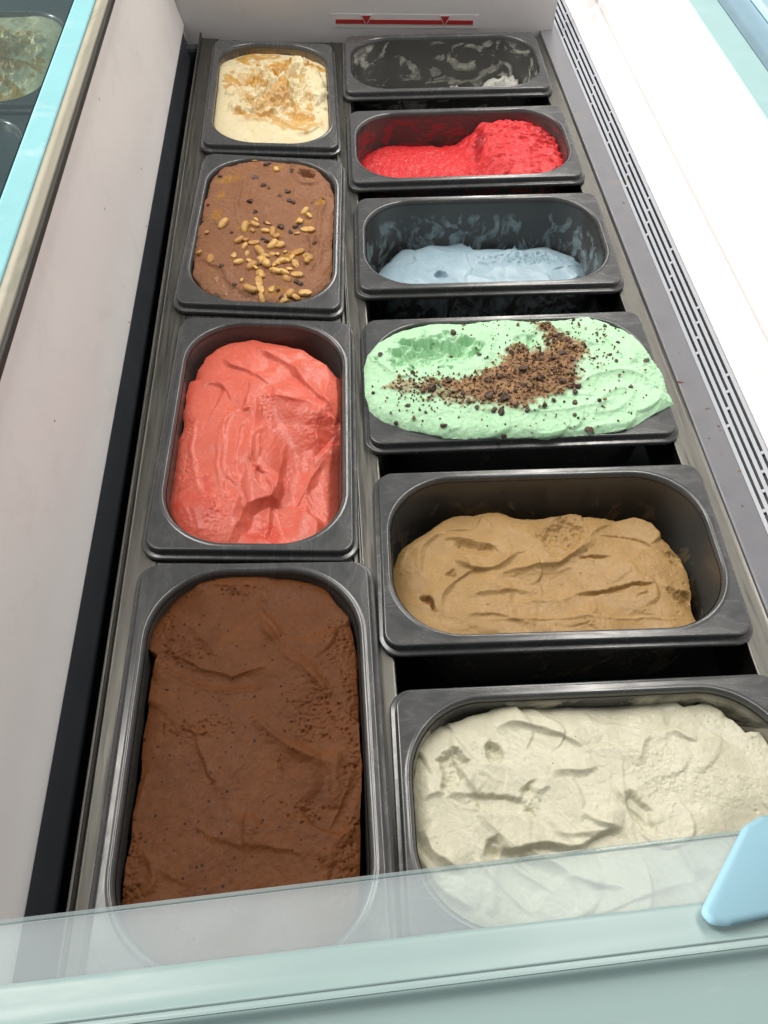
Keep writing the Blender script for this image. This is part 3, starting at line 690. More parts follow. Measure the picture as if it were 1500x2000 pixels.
# ---------------------------------------------------------------- chocolate with peanuts
c = Cream('peanut', .001)
c.foot([(905, 108), (1000, 125), (1160, 185), (1270, 290), (1310, 380), (1300, 620), (1290, 900), (1285, 1060), (1180, 1160), (1050, 1235), (900, 1262), (700, 1250), (400, 1215), (260, 1130), (190, 1020), (195, 860), (250, 600), (300, 380), (340, 260), (430, 170), (560, 130), (760, 120)], .6)
c.soft(1.5, 22); c.edge(4.5, .006)
c.H += .003*np.exp(-(c.X/.05)**2-(c.Y/.09)**2)
c.soft(.55, 200, 8, 3); c.plates(24, 21, (.4, 1.3), (.010, .026), 80, 50)
c.ridge([(590, 245), (570, 330), (560, 430), (540, 520), (530, 610)], 1.6, .0016); c.ledge([(540, 600), (560, 430), (590, 250)], 1.0, .012)
c.dent((1095, 245), .011, .009, 9, 10, .55, 1.0)
c.ledge([(960, 150), (985, 240), (1040, 325), (1120, 330), (1180, 290)], 2.6, .010); c.ridge([(985, 170), (975, 250), (1000, 310)], 2.0, .002)
c.ridge([(1225, 390), (1200, 560), (1185, 700), (1215, 830)], 2.2, .003); c.ledge([(1170, 690), (1150, 830), (1080, 900), (1060, 1000)], 2.4, .010)
c.swath([(1110, 730), (1160, 830), (1130, 960)], .006, 2.6, .8); c.swath([(1240, 840), (1210, 950), (1150, 1050)], .006, 2.2, .8)
c.ledge([(225, 905), (320, 955), (420, 1000), (470, 1100), (580, 1160), (700, 1190)], 2.2, .016, .014, .5)
for p, a, b in [((430, 760), .014, .010), ((880, 540), .016, .011), ((430, 540), .012, .012), ((740, 480), .012, .014), ((1250, 560), .006, .02), ((480, 1000), .01, .01), ((850, 280), .02, .01)]:
    m = c.blob(p, a, b, 1, .9); c.pits(160, 6, (.0005, .001), (.4, 1.0), m)
for p, a, b, r in [((420, 420), .013, .006, 35), ((480, 280), .016, .009, 30), ((600, 700), .012, .004, -25), ((1090, 630), .006, .006, 0), ((990, 900), .012, .010, 40), ((880, 190), .006, .006, 0), ((1190, 450), .007, .006, 30), ((820, 720), .014, .008, 0), ((850, 1180), .02, .008, 0), ((370, 560), .006, .010, 0)]:
    c.blob(p, a, b, 0, .8, r)
c.blob((330, 1060), .022, .014, 2, 1.0, -30, .25); c.blob((550, 1190), .022, .008, 2, .9, -10, .2)
M = mat_cream('nut_chocolate', (.27, .130, .066), (.33, .165, .092), (.36, .18, .03), (.30, .14, .03), [(240, .13, .16, (.05, .02, .012), .85), (130, .09, .08, (.04, .018, .01), .85)], .15, .5, 1.0, .05, gloss_sauce=True, spec=.2, rad=(1, .5, .3))
c.build('peanut_chocolate_ice_cream', M, 'milk chocolate ice cream with caramel streaks under scattered peanuts')
NUTC = c
def nut_mesh(seed, L=.0062, W=.0031):
    r = random.Random(seed); bm = bmesh.new(); bmesh.ops.create_icosphere(bm, subdivisions=3, radius=1)
    bend = r.uniform(-.2, .2); cut = seed % 3 == 0; wa = r.uniform(.06, .16)
    for v in bm.verts:
        x, y, z = v.co; wd = 1-wa*math.exp(-(x*2.6)**2)+.08*x
        if cut: z = min(z, .35+.06*math.sin(x*4))-.12*math.exp(-(y*4)**2)*(z > .3)
        elif abs(y) < .16 and z > 0: z -= .10*(1-abs(y)/.16)
        y = y*wd+bend*x*x; v.co = Vector((x*L, y*W, z*W*.86))
    me = bpy.data.meshes.new('peanut'); bm.to_mesh(me); bm.free()
    me.polygons.foreach_set('use_smooth', [True]*len(me.polygons)); me.materials.append(M_NUT); return me
def chip_mesh(seed, mat, rough=.35, n=2):
    r = random.Random(seed); bm = bmesh.new(); bmesh.ops.create_icosphere(bm, subdivisions=n, radius=1)
    ax = (r.uniform(.7, 1.2), r.uniform(.6, 1), r.uniform(.4, .7)); pl = [(Vector((r.gauss(0, 1), r.gauss(0, 1), r.gauss(0, 1))).normalized(), r.uniform(.35, .8)) for _ in range(6)]
    for v in bm.verts:
        p = v.co.copy()
        for nrm, dd in pl:
            e = p.dot(nrm)-dd
            if e > 0: p -= nrm*e
        p *= 1+rough*.2*r.uniform(-1, 1); v.co = Vector((p.x*ax[0], p.y*ax[1], p.z*ax[2]))
    me = bpy.data.meshes.new('chip'); bm.to_mesh(me); bm.free(); me.materials.append(mat); return me
NUTS = [nut_mesh(k, rnd.uniform(.0066, .0092), rnd.uniform(.0038, .0052)) for k in range(7)]
NBITS = []
for k in range(5):
    me = chip_mesh(40+k, M_NUT, .25, 3); me.vertices.foreach_set('co', (np.array([v.co for v in me.vertices])*[.0064, .0050, .0052]).astype(np.float32).ravel()); me.polygons.foreach_set('use_smooth', [True]*len(me.polygons)); NBITS.append(me)
CHIPS = [chip_mesh(k, M_CHIP) for k in range(6)]
def set_on(c, me, name, crop, ang, scale=1.0, lift=.5, tilt=.25, label=None, cat=None, group=None, half=.003):
    x, y = loc(c.key, [crop], c.z)[0]
    # refine on the real surface
    for _ in range(3): x, y = loc(c.key, [crop], c.height(x, y)+.001)[0]
    o = bpy.data.objects.new(name, me); COL.objects.link(o); sx, sy = c.slope(x, y)
    nrm = Vector((-sx, -sy, 1)).normalized(); nrm = (nrm+Vector((rnd.uniform(-tilt, tilt), rnd.uniform(-tilt, tilt), 0))).normalized()
    q = nrm.to_track_quat('Z', 'Y').to_matrix() @ Matrix.Rotation(math.radians(ang), 3, 'Z')
    q = PANS[c.key][0].rotation_euler.to_matrix() @ q
    o.rotation_euler = q.to_euler(); o.scale = (scale,)*3; o.location = c.world(x, y, half*lift*scale)
    if label: tag(o, label, cat, group)
    return o
nuts = [(300, 700, 50), (430, 632, 18), (242, 865, 60), (330, 910, -35), (512, 882, 30), (558, 765, 15), (598, 812, -60), (672, 785, -55), (615, 640, -30), (555, 938, -70), (632, 928, 10), (655, 968, 15), (852, 735, 45), (862, 800, 40), (818, 872, 40), (820, 700, 20), (765, 690, 5), (925, 922, 70), (852, 948, -60), (840, 1008, -50), (728, 1028, -15), (712, 1090, -10), (580, 1080, -60), (640, 1152, 10), (812, 1150, 30), (960, 1182, -30), (1000, 1222, -40), (1076, 1180, 75), (905, 1252, 5), (735, 1228, -50), (935, 1065, -20), (1015, 1035, -30), (1108, 575, 50), (1078, 538, 30), (1030, 610, -40), (1098, 682, 0), (1018, 712, 20), (680, 640, 10), (660, 685, -35), (850, 205, 30), (682, 138, 0), (742, 922, -30), (925, 858, 20), (720, 850, 15), (620, 870, -45), (1000, 950, 40), (690, 600, 40), (760, 890, -20)]
rn = random.Random(5)
for k in range(24): nuts.append((rn.gauss(790, 150), rn.gauss(960, 170), rn.uniform(-90, 90)))
nuts = [n for n in nuts if not (n[1] > 1215 and n[0] < 700) and n[1] < 1245 and n[0] < 1120 or n in nuts[:48]]
for k, (x, y, a) in enumerate(nuts):
    set_on(NUTC, NUTS[k % 7] if k % 2 else NBITS[k % 5], 'peanut', (x, y), a, rnd.uniform(.75, 1.1) if k % 2 else rnd.uniform(.6, 1.1), .3, .35, 'roasted golden peanut lying on the milk chocolate ice cream', 'peanut', 'peanuts on the milk chocolate ice cream')
bits = [(640, 455), (680, 262), (705, 270), (745, 325), (790, 348), (690, 540), (885, 660), (1005, 655), (1035, 660), (490, 700), (745, 750), (775, 775), (950, 450), (985, 462), (880, 412), (1010, 1085), (1040, 1110), (870, 1160), (520, 1112), (885, 1215), (915, 1222), (760, 620), (405, 255), (940, 375), (412, 962), (1222, 432), (975, 205), (770, 165), (310, 480), (262, 620), (710, 955), (960, 700), (1150, 780), (375, 1205), (790, 150)]
for k, p in enumerate(bits):
    set_on(NUTC, CHIPS[k % 6], 'chocolate_bit', p, rnd.uniform(0, 180), rnd.uniform(.0022, .0046), .1, .3, 'small dark chocolate bit stuck in the milk chocolate ice cream', 'chocolate bit', 'chocolate bits among the peanuts', half=1)

# ---------------------------------------------------------------- mint with chocolate crumble
c = Cream('mint', .004, over=.016)
c.foot_only([(62, 340), (75, 240), (130, 180), (220, 130), (330, 108), (480, 104), (550, 88), (700, 92), (870, 90), (1040, 90), (1150, 130), (1200, 162), (1255, 230), (1290, 280), (1325, 330), (1338, 390), (1368, 435), (1290, 478), (1200, 530), (1100, 560), (900, 575), (650, 577), (400, 580), (250, 552), (150, 512), (90, 462), (66, 400)], .9)
c.sd = np.maximum(c.sd, rr_sdf(c.X, c.Y, .131, .079, .012))
c.H += .006*(1-np.exp(np.minimum(c.sd, 0)/.012))-.0034*np.exp(np.minimum(c.sd, 0)/.005)
c.soft(1.6, 24)
m = c.dent((360, 245), .047, .021, 17, 6, .55, 2.4); c.H += .0016*m*ridged(c.X*60+c.Y*60, c.Y*20, 2, 5)
c.dent((740, 200), .012, .011, 10, -30, .6, 1.0); c.ridge([(530, 110), (560, 160), (590, 230), (560, 300)], 3.0, .006); c.ridge([(660, 120), (690, 170), (720, 235), (790, 225), (800, 190)], 3.2, .003)
for pth in [[(300, 150), (310, 200), (300, 260)], [(400, 130), (420, 200), (400, 280)], [(480, 160), (500, 230), (470, 300)], [(200, 170), (240, 230), (250, 300)]]: c.ridge(pth, 2.2, .003)
c.plates(40, 33, (.5, 1.5), (.010, .028), 20, 80, .75, (.005, -.07, .13, .07)); c.plates(14, 34, (.4, 1.2), (.01, .02), 0, 60, .7, (-.13, -.08, .0, -.025))
c.ledge([(880, 110), (960, 190), (1020, 215), (1080, 215)], 1.8, .014)
c.swath([(990, 420), (1120, 360), (1230, 390), (1240, 450), (1170, 510), (1040, 530)], .011, 2.4, 1.0)
c.swath([(760, 530), (900, 525), (1050, 500), (1150, 470)], .010, 1.6, .8); c.swath([(1050, 140), (1150, 190), (1220, 280), (1260, 360)], .012, 1.6, .9)
c.ledge([(80, 250), (140, 300), (220, 345), (300, 365)], 2.0, .01)
# torn right-hand edge
m = c.blob((1290, 340), .018, .04, 1, 1.0, 20); c.H += .0016*m*fbm(c.X*300, c.Y*300, 2, 8)
c.blob((330, 240), .05, .022, 1, .9); c.pits(700, 8, (.0006, .0014), (.4, 1.2), c.mask[..., 1])
pd = poly_sdf(c.X+c.wx*1.5, c.Y+c.wy*1.5, c.P([(765, 112), (830, 108), (900, 165), (990, 222), (1008, 262), (960, 305), (988, 372), (940, 402), (880, 432), (800, 470), (740, 492), (620, 490), (520, 470), (450, 432), (350, 398), (290, 388), (330, 358), (430, 358), (520, 340), (620, 290), (680, 235), (730, 215), (790, 242), (818, 200), (775, 150)]))
pile = 1-sstep(-.0075, .0035, pd+.0055*fbm(c.X*170, c.Y*170, 3, 6)); c.mask[..., 0] = pile
pile = np.maximum(pile, c.line_mask([(200, 380), (290, 400), (400, 420), (480, 440)], .009, 0, .7, .7))
c.soft(.35, 260, 9, 3); c.H += pile*(.0012+.0014*fbm(c.X*240, c.Y*240, 3, 2))
M = mat_cream('mint', (.45, .72, .47), (.55, .80, .57), (.38, .22, .105), (.22, .115, .055), [(210, .12, .05, (.10, .06, .03), .85)], .25, .55, 1.0, .08, rad=(.6, 1, .6))
c.build('mint_ice_cream', M, 'pale green mint ice cream heaped above its pan with a scooped hollow', skirt=.004)
MINT = c
chips = [(440, 155, 1.9), (490, 117, 1.4), (135, 240, 1.6), (270, 315, 1.7), (275, 345, 1.6), (360, 380, 2.3), (420, 350, 2.0), (400, 535, 2.0), (1005, 565, 2.2), (655, 565, 1.5), (105, 400, 2.0), (960, 370, 2.2), (950, 395, 1.8), (1030, 255, 1.6), (1250, 262, 1.7), (950, 440, 1.5), (1065, 455, 1.4), (1100, 240, 1.3), (750, 470, 2.2), (640, 480, 2.0), (540, 460, 2.2), (780, 262, 2.0), (860, 255, 2.2), (810, 340, 2.4), (735, 300, 2.2), (860, 310, 2.0), (690, 240, 1.8), (900, 350, 1.9), (580, 350, 2.2), (630, 330, 2.0), (590, 415, 2.4), (545, 390, 2.0), (660, 420, 2.2), (700, 390, 2.0), (770, 350, 2.4), (740, 370, 2.2), (480, 400, 2.0), (440, 395, 2.2), (315, 385, 1.8), (505, 440, 2.0), (700, 450, 1.8), (820, 450, 1.8), (860, 430, 1.6), (610, 470, 1.8), (250, 450, 1.4), (300, 470, 1.4), (220, 380, 1.6), (430, 245, 1.6), (930, 190, 1.5), (880, 160, 1.6), (900, 230, 1.8), (940, 260, 1.8), (860, 95, 1.3), (945, 95, 1.3), (1075, 120, 1.8), (1040, 150, 1.6), (550, 240, 1.5), (200, 535, 1.3), (325, 480, 1.3), (1130, 190, 1.2), (1185, 375, 1.2), (980, 300, 1.4), (1045, 290, 1.2), (950, 490, 1.2)]
for k, (x, y, r) in enumerate(chips):
    set_on(MINT, CHIPS[k % 6], 'chocolate_chip', (x, y), rnd.uniform(0, 180), r*rnd.choice((.0012, .0017, .0021)), .25, .4, 'dark chocolate chip scattered on the green mint ice cream', 'chocolate chip', 'chocolate chips on the mint ice cream', half=1)
# loose crumble: too many to count
def crumbs(c, weight, n, name, label, mats, size, seed, parent_tag=True):
    r = np.random.RandomState(seed); V = []; F = []; MI = []
    base = [chip_mesh(100+k, None, .5, 1) for k in range(4)]; arr = []
    for b in base:
        v = np.array([x.co for x in b.vertices]); f = [tuple(p.vertices) for p in b.polygons]; arr.append((v, f))
    k = 0; tries = 0
    while k < n and tries < n*60:
        tries += 1; i = r.randint(3, c.X.shape[0]-3); j = r.randint(3, c.X.shape[1]-3)
        if c.sd[i, j] > -.001 or r.rand() > weight[i, j]: continue
        v, f = arr[r.randint(4)]; s_ = r.uniform(*size)*(1.6 if r.rand() < .12 else 1); a, b_ = r.rand(2)*6.28
        Ra = Euler((a, b_, r.rand()*6.28)).to_matrix(); q = (v*s_) @ np.array(Ra).T+[c.X[i, j], c.Y[i, j], c.H[i, j]+s_*.35]
        o = len(V); V += [tuple(p) for p in q]; F += [tuple(x+o for x in ff) for ff in f]; MI += [r.randint(len(mats))]*len(f); k += 1
    me = mesh_from(V, F, False)
    for mm in mats: me.materials.append(mm)
    me.polygons.foreach_set('material_index', MI); o = bpy.data.objects.new(name, me); COL.objects.link(o)
    b = PANS[c.key][0]; o.location = b.location; o.rotation_euler = b.rotation_euler; tag(o, label, 'crumbs', kind='stuff'); return o
wgt = .75*np.clip(pile, 0, 1)**1.2*(.35+.65*sstep(-.3, .4, fbm(c.X*70, c.Y*70, 2, 90)))+.03*(1-sstep(.0, .12, np.abs(c.X-.02)))+.28*np.exp(-((c.X+.082)/.022)**2-((c.Y+.028)/.020)**2)+.10*np.exp(-((c.X-.07)/.03)**2-((c.Y-.02)/.025)**2)
M_CR2 = mat_nut('brown_crumb', (.09, .045, .022), (.06, .03, .016), .6); M_CR3 = mat_nut('pale_crumb', (.34, .24, .10), (.28, .19, .08), .7)
crumbs(MINT, wgt, 1750, 'cookie_crumble', 'brown chocolate crumble spread over the mint ice cream', [M_CRUMB, M_CR2, M_CHIP, M_CRUMB, M_CR3, M_CR3], (.0007, .0019), 4)

# ---------------------------------------------------------------- coffee
c = Cream('coffee', -.032)
c.foot([(115, 560), (125, 480), (145, 415), (210, 350), (300, 302), (400, 280), (480, 270), (600, 290), (740, 286), (850, 278), (1000, 285), (1060, 305), (1130, 372), (1175, 430), (1200, 500), (1228, 550), (1238, 640), (1260, 760), (900, 800), (300, 780), (110, 700)], 1.6)
c.soft(2.2, 20); c.edge(5, .006); c.H += .005*np.exp(-(c.X/.1)**2)+.003*sstep(.0, -.06, c.Y)
c.plates(18, 41, (.7, 2.2), (.020, .048), 5, 40); c.soft(.14, 300, 4, 2); c.strokes(.16, 16, 230, 8, 6)
c.ledge([(150, 470), (190, 400), (280, 355), (370, 330), (445, 318)], 2.0, .010); c.ledge([(215, 500), (225, 410), (290, 350)], 2.4, .012)
c.dent((415, 405), .022, .007, 4, -14, .9, .4); c.ledge([(340, 455), (430, 490), (520, 472), (590, 420)], 3.0, .010, .006, .6)
c.ledge([(300, 368), (400, 372), (480, 400), (525, 440)], 2.2, .008)
c.ledge([(470, 500), (600, 490), (720, 465), (790, 420), (860, 370)], 3.4, .014, .010, .3)
c.dent((745, 355), .024, .014, 4.5, 20, .5, 1.4); c.ledge([(705, 450), (770, 415), (805, 360), (830, 300)], -2.2, .010)
c.crack([(785, 579), (860, 575), (920, 560), (990, 545), (1080, 533)], 4.5, .0018); c.ledge([(785, 575), (900, 562), (1000, 542), (1080, 530)], 1.2, .02)
c.crack([(805, 442), (860, 437), (925, 437)], 4, .0015); c.crack([(880, 360), (970, 355), (1040, 380), (1100, 420)], 2.4, .0012)
c.dent((325, 500), .007, .0035, 2.5, 35, .9, 1.5); c.dent((262, 600), .010, .0035, 3, -48, .9, 1.5); c.crack([(230, 580), (275, 600), (290, 640)], 5, .002)
c.ledge([(405, 590), (455, 565), (560, 560), (640, 570)], 2.0, .014); c.ledge([(310, 640), (320, 560), (400, 500), (500, 490)], 2.6, .012)
c.swath([(560, 560), (700, 545), (800, 520)], .012, 1.5, .6); c.ledge([(390, 650), (500, 650), (640, 690)], 1.8, .010); c.ridge([(420, 668), (700, 668), (1000, 662), (1180, 655)], .9, .0012)
c.dent((1155, 435), .006, .009, 4, 20, .6, 1.4); c.dent((1190, 570), .012, .007, 5, -30, .6, 1.4); c.ledge([(1100, 520), (1160, 560), (1230, 550)], 2.4, .008)
c.ridge([(850, 660), (858, 635), (846, 620)], 1.6, .002); c.ledge([(1000, 580), (1040, 565), (990, 545)], 1.6, .008)
for p, a, b in [((740, 350), .028, .016), ((480, 620), .02, .008), ((470, 420), .012, .005), ((930, 535), .012, .005), ((300, 500), .012, .008)]:
    m = c.blob(p, a, b, 1, 1); c.pits(220, 7, (.0006, .0014), (.4, 1.4), m)
c.pits(60, 9, (.0005, .0011), (.6, 1.6)); c.blob((280, 600), .008, .004, 0, .9, -50); c.blob((1200, 590), .008, .005, 0, .7); c.blob((330, 505), .005, .003, 0, .8)  # darker brown patches laid in the dents
M = mat_cream('coffee', (.40, .255, .108), (.46, .305, .136), (.20, .10, .03), None, [(170, .10, .07, (.14, .08, .035), .8), (300, .2, .08, (.26, .15, .06), .7)], .22, .5, .95, .12, rad=(1, .6, .3))
c.build('coffee_ice_cream', M, 'tan coffee ice cream with a dark crack and swirled folds')

# ---------------------------------------------------------------- vanilla
c = Cream('vanilla', -.012)
c.foot([(150, 1150), (160, 700), (170, 480), (195, 380), (260, 335), (380, 296), (520, 278), (640, 262), (770, 262), (820, 250), (900, 225), (1010, 205), (1090, 205), (1150, 235), (1195, 265), (1280, 250), (1380, 320), (1420, 360), (1480, 350), (1600, 500), (1700, 1000), (1500, 1400), (300, 1400)], 1.2)
c.soft(2.0, 18); c.edge(7, .008); c.H += .005*np.exp(-(c.X/.1)**2-(c.Y/.05)**2)
c.plates(24, 52, (.8, 2.2), (.020, .046), -25, 60, .85); c.soft(.14, 300, 4, 2); c.strokes(.16, 16, 210, -25, 6)
c.ledge([(470, 350), (560, 335), (680, 365), (770, 410), (830, 450)], 3.2, .018, .006, .5); c.ledge([(690, 520), (780, 525), (850, 500)], 2.4, .008)
c.dent((315, 500), .009, .017, 5.5, -12, .5, 1.2); c.ledge([(310, 370), (330, 470), (380, 550), (430, 590)], 2.6, .012, .006, .6)
c.dent((460, 445), .006, .011, 6, 20, .6, 1.5); c.dent((610, 590), .007, .004, 4, 50, .8, 1.5); c.ledge([(590, 570), (640, 600), (690, 580)], 2, .008)
c.dent((505, 645), .021, .006, 4.2, -18, .4); c.ledge([(195, 625), (270, 595), (340, 590), (400, 600)], 2.2, .016)
c.ledge([(440, 775), (520, 800), (640, 780), (780, 795), (880, 745), (960, 735)], 4.2, .018, .009, .8)
c.dent((1010, 680), .007, .017, 4.4, 22, .5); c.ledge([(910, 570), (960, 640), (1020, 690), (1060, 745)], 2.4, .012)
c.ledge([(820, 285), (900, 322), (1050, 352), (1150, 330), (1200, 290)], -2.6, .016, .006, .5); c.ledge([(1130, 345), (1180, 380), (1235, 405)], 2.4, .012)
c.ledge([(790, 660), (850, 705), (950, 735)], 2.6, .012); c.ledge([(1010, 500), (1030, 420), (1060, 375)], 1.6, .012)
c.ledge([(205, 720), (240, 810), (310, 860), (370, 890)], 3.0, .010, .006, .6); c.ledge([(190, 820), (260, 930), (340, 1000), (400, 1030)], 2.2, .01)
c.dent((460, 800), .005, .009, 5, -20, .6); c.swath([(450, 810), (530, 890), (600, 950), (660, 1000)], .009, 2.4, 1.0); c.swath([(560, 820), (640, 870), (720, 930)], .007, 2.0, .8)
c.ledge([(740, 900), (840, 930), (930, 940)], 2.4, .012); c.ledge([(1150, 760), (1200, 850), (1240, 920)], 2.0, .012); c.ledge([(700, 1090), (900, 1030), (1100, 960), (1240, 920)], 1.6, .02)
c.ridge([(480, 860), (470, 960), (440, 1040)], 1.6, .003)
m = c.blob((1090, 510), .022, .022, 1, .7); c.H += .0005*m*fbm(c.X*420, c.Y*420, 2, 3); c.mask[..., 2] = np.maximum(c.mask[..., 2], m)
for p, a, b in [((1330, 560), .03, .02), ((1330, 300), .016, .012), ((420, 420), .01, .012), ((640, 620), .014, .01), ((1440, 400), .012, .014)]:
    m = c.blob(p, a, b, 1, .8); c.pits(160, 8, (.0006, .0013), (.4, 1.2), m)
M = mat_cream('vanilla', (.60, .58, .45), (.68, .66, .53), (.5, .42, .24), None, [(230, .11, .12, (.12, .09, .05), .8), (110, .06, .14, (.06, .045, .03), .85)], .25, .40, .7, .25, rad=(1, .8, .5))
c.build('vanilla_ice_cream', M, 'off white vanilla ice cream with fine dark specks and folded strokes')

# ---------------------------------------------------------------- cream with caramel
c = Cream('caramel', -.006)
c.soft(1.8, 22); c.edge(3.5, .006)
c.H += .002-.006*sstep(.055, .115, c.Y)
box = (-.06, -.05, .06, .085); rough = np.exp(-((c.X-.004)/.045)**4-((c.Y-.015)/.07)**4)
c.H += .0068*rough*fbm(c.X*75, c.Y*48, 4, 14, .55)+.0020*rough*ridged(c.X*60, c.Y*45, 3, 15)
c.terraces(26, 63, (1.0, 3.0), (.010, .022), 40, 80, box)
c.dent((830, 610), .028, .042, -8.5, 0, .75); c.dent((500, 745), .013, .016, -6, 0, .55); c.dent((1130, 560), .016, .055, -8, 4, .45); c.dent((990, 380), .014, .026, -8, 0, .5)
c.dent((890, 450), .016, .016, 9, 0, .6); c.dent((640, 660), .009, .020, 8, -30, .6); c.dent((620, 790), .026, .010, 4, 0, .6); c.dent((430, 620), .008, .016, -4, 0, .5)
c.ledge([(600, 700), (640, 770), (760, 800), (850, 770), (960, 720)], 4, .008, .006, .7); c.ledge([(560, 430), (700, 440), (860, 470), (990, 520)], -3, .01, .006, .6)
c.ledge([(420, 740), (480, 690), (590, 680)], 3, .01); c.ledge([(480, 860), (600, 850), (760, 830)], 2, .012); c.ledge([(950, 970), (1080, 960), (1180, 880)], 2.5, .008)
c.swath([(560, 960), (650, 980), (760, 930)], .012, 1.4, .5)
c.H += .0016*np.exp(-((c.X-.028)/.02)**2-((c.Y+.03)/.03)**2)*fbm(c.X*200, c.Y*200, 3, 4)
for p, a, b, r, am in [((640, 290), .030, .022, 0, .8), ((850, 380), .012, .020, -20, .9), ((430, 520), .012, .026, 0, .75), ((620, 530), .018, .020, 20, .8), ((820, 690), .024, .030, 0, .7), ((1000, 820), .022, .018, 0, .9), ((1060, 880), .02, .016, 0, .7), ((620, 830), .018, .010, 0, .6), ((880, 880), .016, .012, 0, .6), ((520, 790), .012, .006, 0, .8), ((1130, 400), .014, .010, -30, .9), ((1090, 750), .008, .012, 0, .9), ((540, 240), .03, .008, 0, .9), ((700, 740), .02, .012, 0, .6)]:
    c.blob(p, a, b, 0, am, r, .75, 90)
c.mask[..., 0] = np.maximum(c.mask[..., 0], .85*rough*sstep(.10, .42, fbm(c.X*55, c.Y*38, 4, 44)));c.line_mask([(500, 310), (600, 380), (740, 420), (870, 380)], .006, 0, .9, .4); c.line_mask([(420, 470), (540, 560), (700, 500)], .004, 0, .9, .5); c.line_mask([(480, 800), (620, 790), (760, 810), (960, 920), (1060, 960)], .004, 0, .8, .4)
c.blob((870, 450), .014, .012, 0, 1.0)
M = mat_cream('caramel_cream', (.72, .63, .40), (.76, .68, .48), (.60, .33, .05), (.46, .21, .025), [(260, .08, .05, (.12, .08, .03), .8)], .25, .5, .7, .15, gloss_sauce=True, rad=(1, .7, .4))
c.build('caramel_swirl_ice_cream', M, 'cream coloured ice cream with amber caramel and rough broken scoops')
CARA = c

# ---------------------------------------------------------------- raspberry
c = Cream('rasp', -.034)
c.foot([(228, 1000), (240, 790), (270, 740), (350, 705), (440, 685), (570, 690), (640, 700), (800, 668), (900, 610), (930, 560), (1000, 540), (1100, 520), (1400, 560), (1400, 1000)], 1.2)
right = sstep(.008, .046, c.X+.10*(c.Y+.02)+.004*fbm(c.X*60, c.Y*60, 3, 3))
c.soft(1.8, 26); c.edge(6, .010)
c.H += .0245*right*(1-.22*sstep(.06, .12, c.X))*(1-.10*sstep(.02, .07, -c.Y))
lft = 1-right
c.H += .0009*lft*fbm(c.X*150, c.Y*150, 3, 6); c.mask[..., 1] = np.clip(lft, 0, 1)
c.pits(500, 31, (.0007, .0014), (.5, 1.4), lft)
c.H += right*(.0022*fbm(c.X*50, c.Y*90, 3, 9)+.0024*ridged(c.X*28, c.Y*80, 2, 10)+.0008*ridged(c.X*90+c.Y*40, c.Y*90, 2, 12))
c.plates(30, 71, (.8, 2.4), (.010, .022), 10, 60, .6, (.03, -.06, .115, .06)); c.pits(500, 32, (.0006, .0014), (.4, 1.4), right*.8)
c.blob((1160, 700), .02, .03, 0, .6); c.blob((830, 760), .008, .03, 0, .8)  # darker red along the step and on the mound
M = mat_cream('raspberry', (.62, .035, .042), (.70, .058, .060), (.30, .008, .014), None, [(200, .11, .12, (.25, .01, .015), .7)], .3, .5, .9, .2, rad=(1, .25, .2))
c.build('raspberry_sorbet', M, 'bright red raspberry sorbet dug out at one end', 'sorbet')
RASP = c

# ---------------------------------------------------------------- pale blue remainder
c = Cream('blue', -.050)
c.foot([(160, 560), (180, 470), (240, 410), (320, 358), (440, 333), (500, 318), (580, 315), (640, 346), (850, 342), (860, 322), (880, 342), (1020, 324), (1080, 345), (1140, 380), (1215, 430), (1230, 470), (1170, 560), (1000, 640), (300, 640)], .8)
c.soft(2.0, 22); c.edge(9, .009); c.H += .004*np.exp(-(c.X/.08)**2)
c.plates(16, 81, (.5, 1.6), (.014, .034), 0, 40)
c.ledge([(440, 350), (540, 372), (640, 380), (780, 372), (900, 365), (1040, 372)], -2.6, .02, .01, .5); c.ledge([(620, 385), (630, 430), (660, 470), (650, 510)], -2.4, .01)
m = c.blob((900, 415), .045, .013, 1, 1.0); c.H += m*(.0022*fbm(c.X*170, c.Y*170, 3, 8)-.002); c.pits(260, 41, (.0008, .002), (.8, 2.6), m)
c.dent((500, 500), .007, .007, 7, 0, .35, .8); c.crack([(360, 405), (370, 430), (350, 450)], 2.5, .0016); c.blob((350, 415), .012, .01, 1, .7)
c.ledge([(660, 430), (720, 445), (780, 430)], 2.2, .008); c.swath([(1130, 470), (1190, 450), (1215, 470)], .008, 1.5, 1)
c.blob((420, 430), .04, .03, 2, .7); c.blob((960, 420), .04, .008, 0, .5)
M = mat_cream('blue_cream', (.34, .465, .54), (.42, .545, .615), (.18, .32, .37), None, None, .3, .42, .4, .3, rad=(.6, .8, 1))
c.build('blue_ice_cream', M, 'pale blue ice cream left low in its pan')

# ---------------------------------------------------------------- dregs of the empty pan
c = Cream('empty', -.066, res=.001)
n = fbm(c.X*30, c.Y*30, 4, 77); c.H += .012*n-.006; c.soft(1.5, 120)
c.H += .022*np.exp(-((c.X-.09)/.03)**2)*sstep(-.03, .05, c.Y)
M = mat_cream('white_dregs', (.50, .50, .46), (.58, .58, .54), sss=.2, rough=.45, wet=.2)
c.build('vanilla_dregs', M, 'pale dregs left in the nearly empty pan')

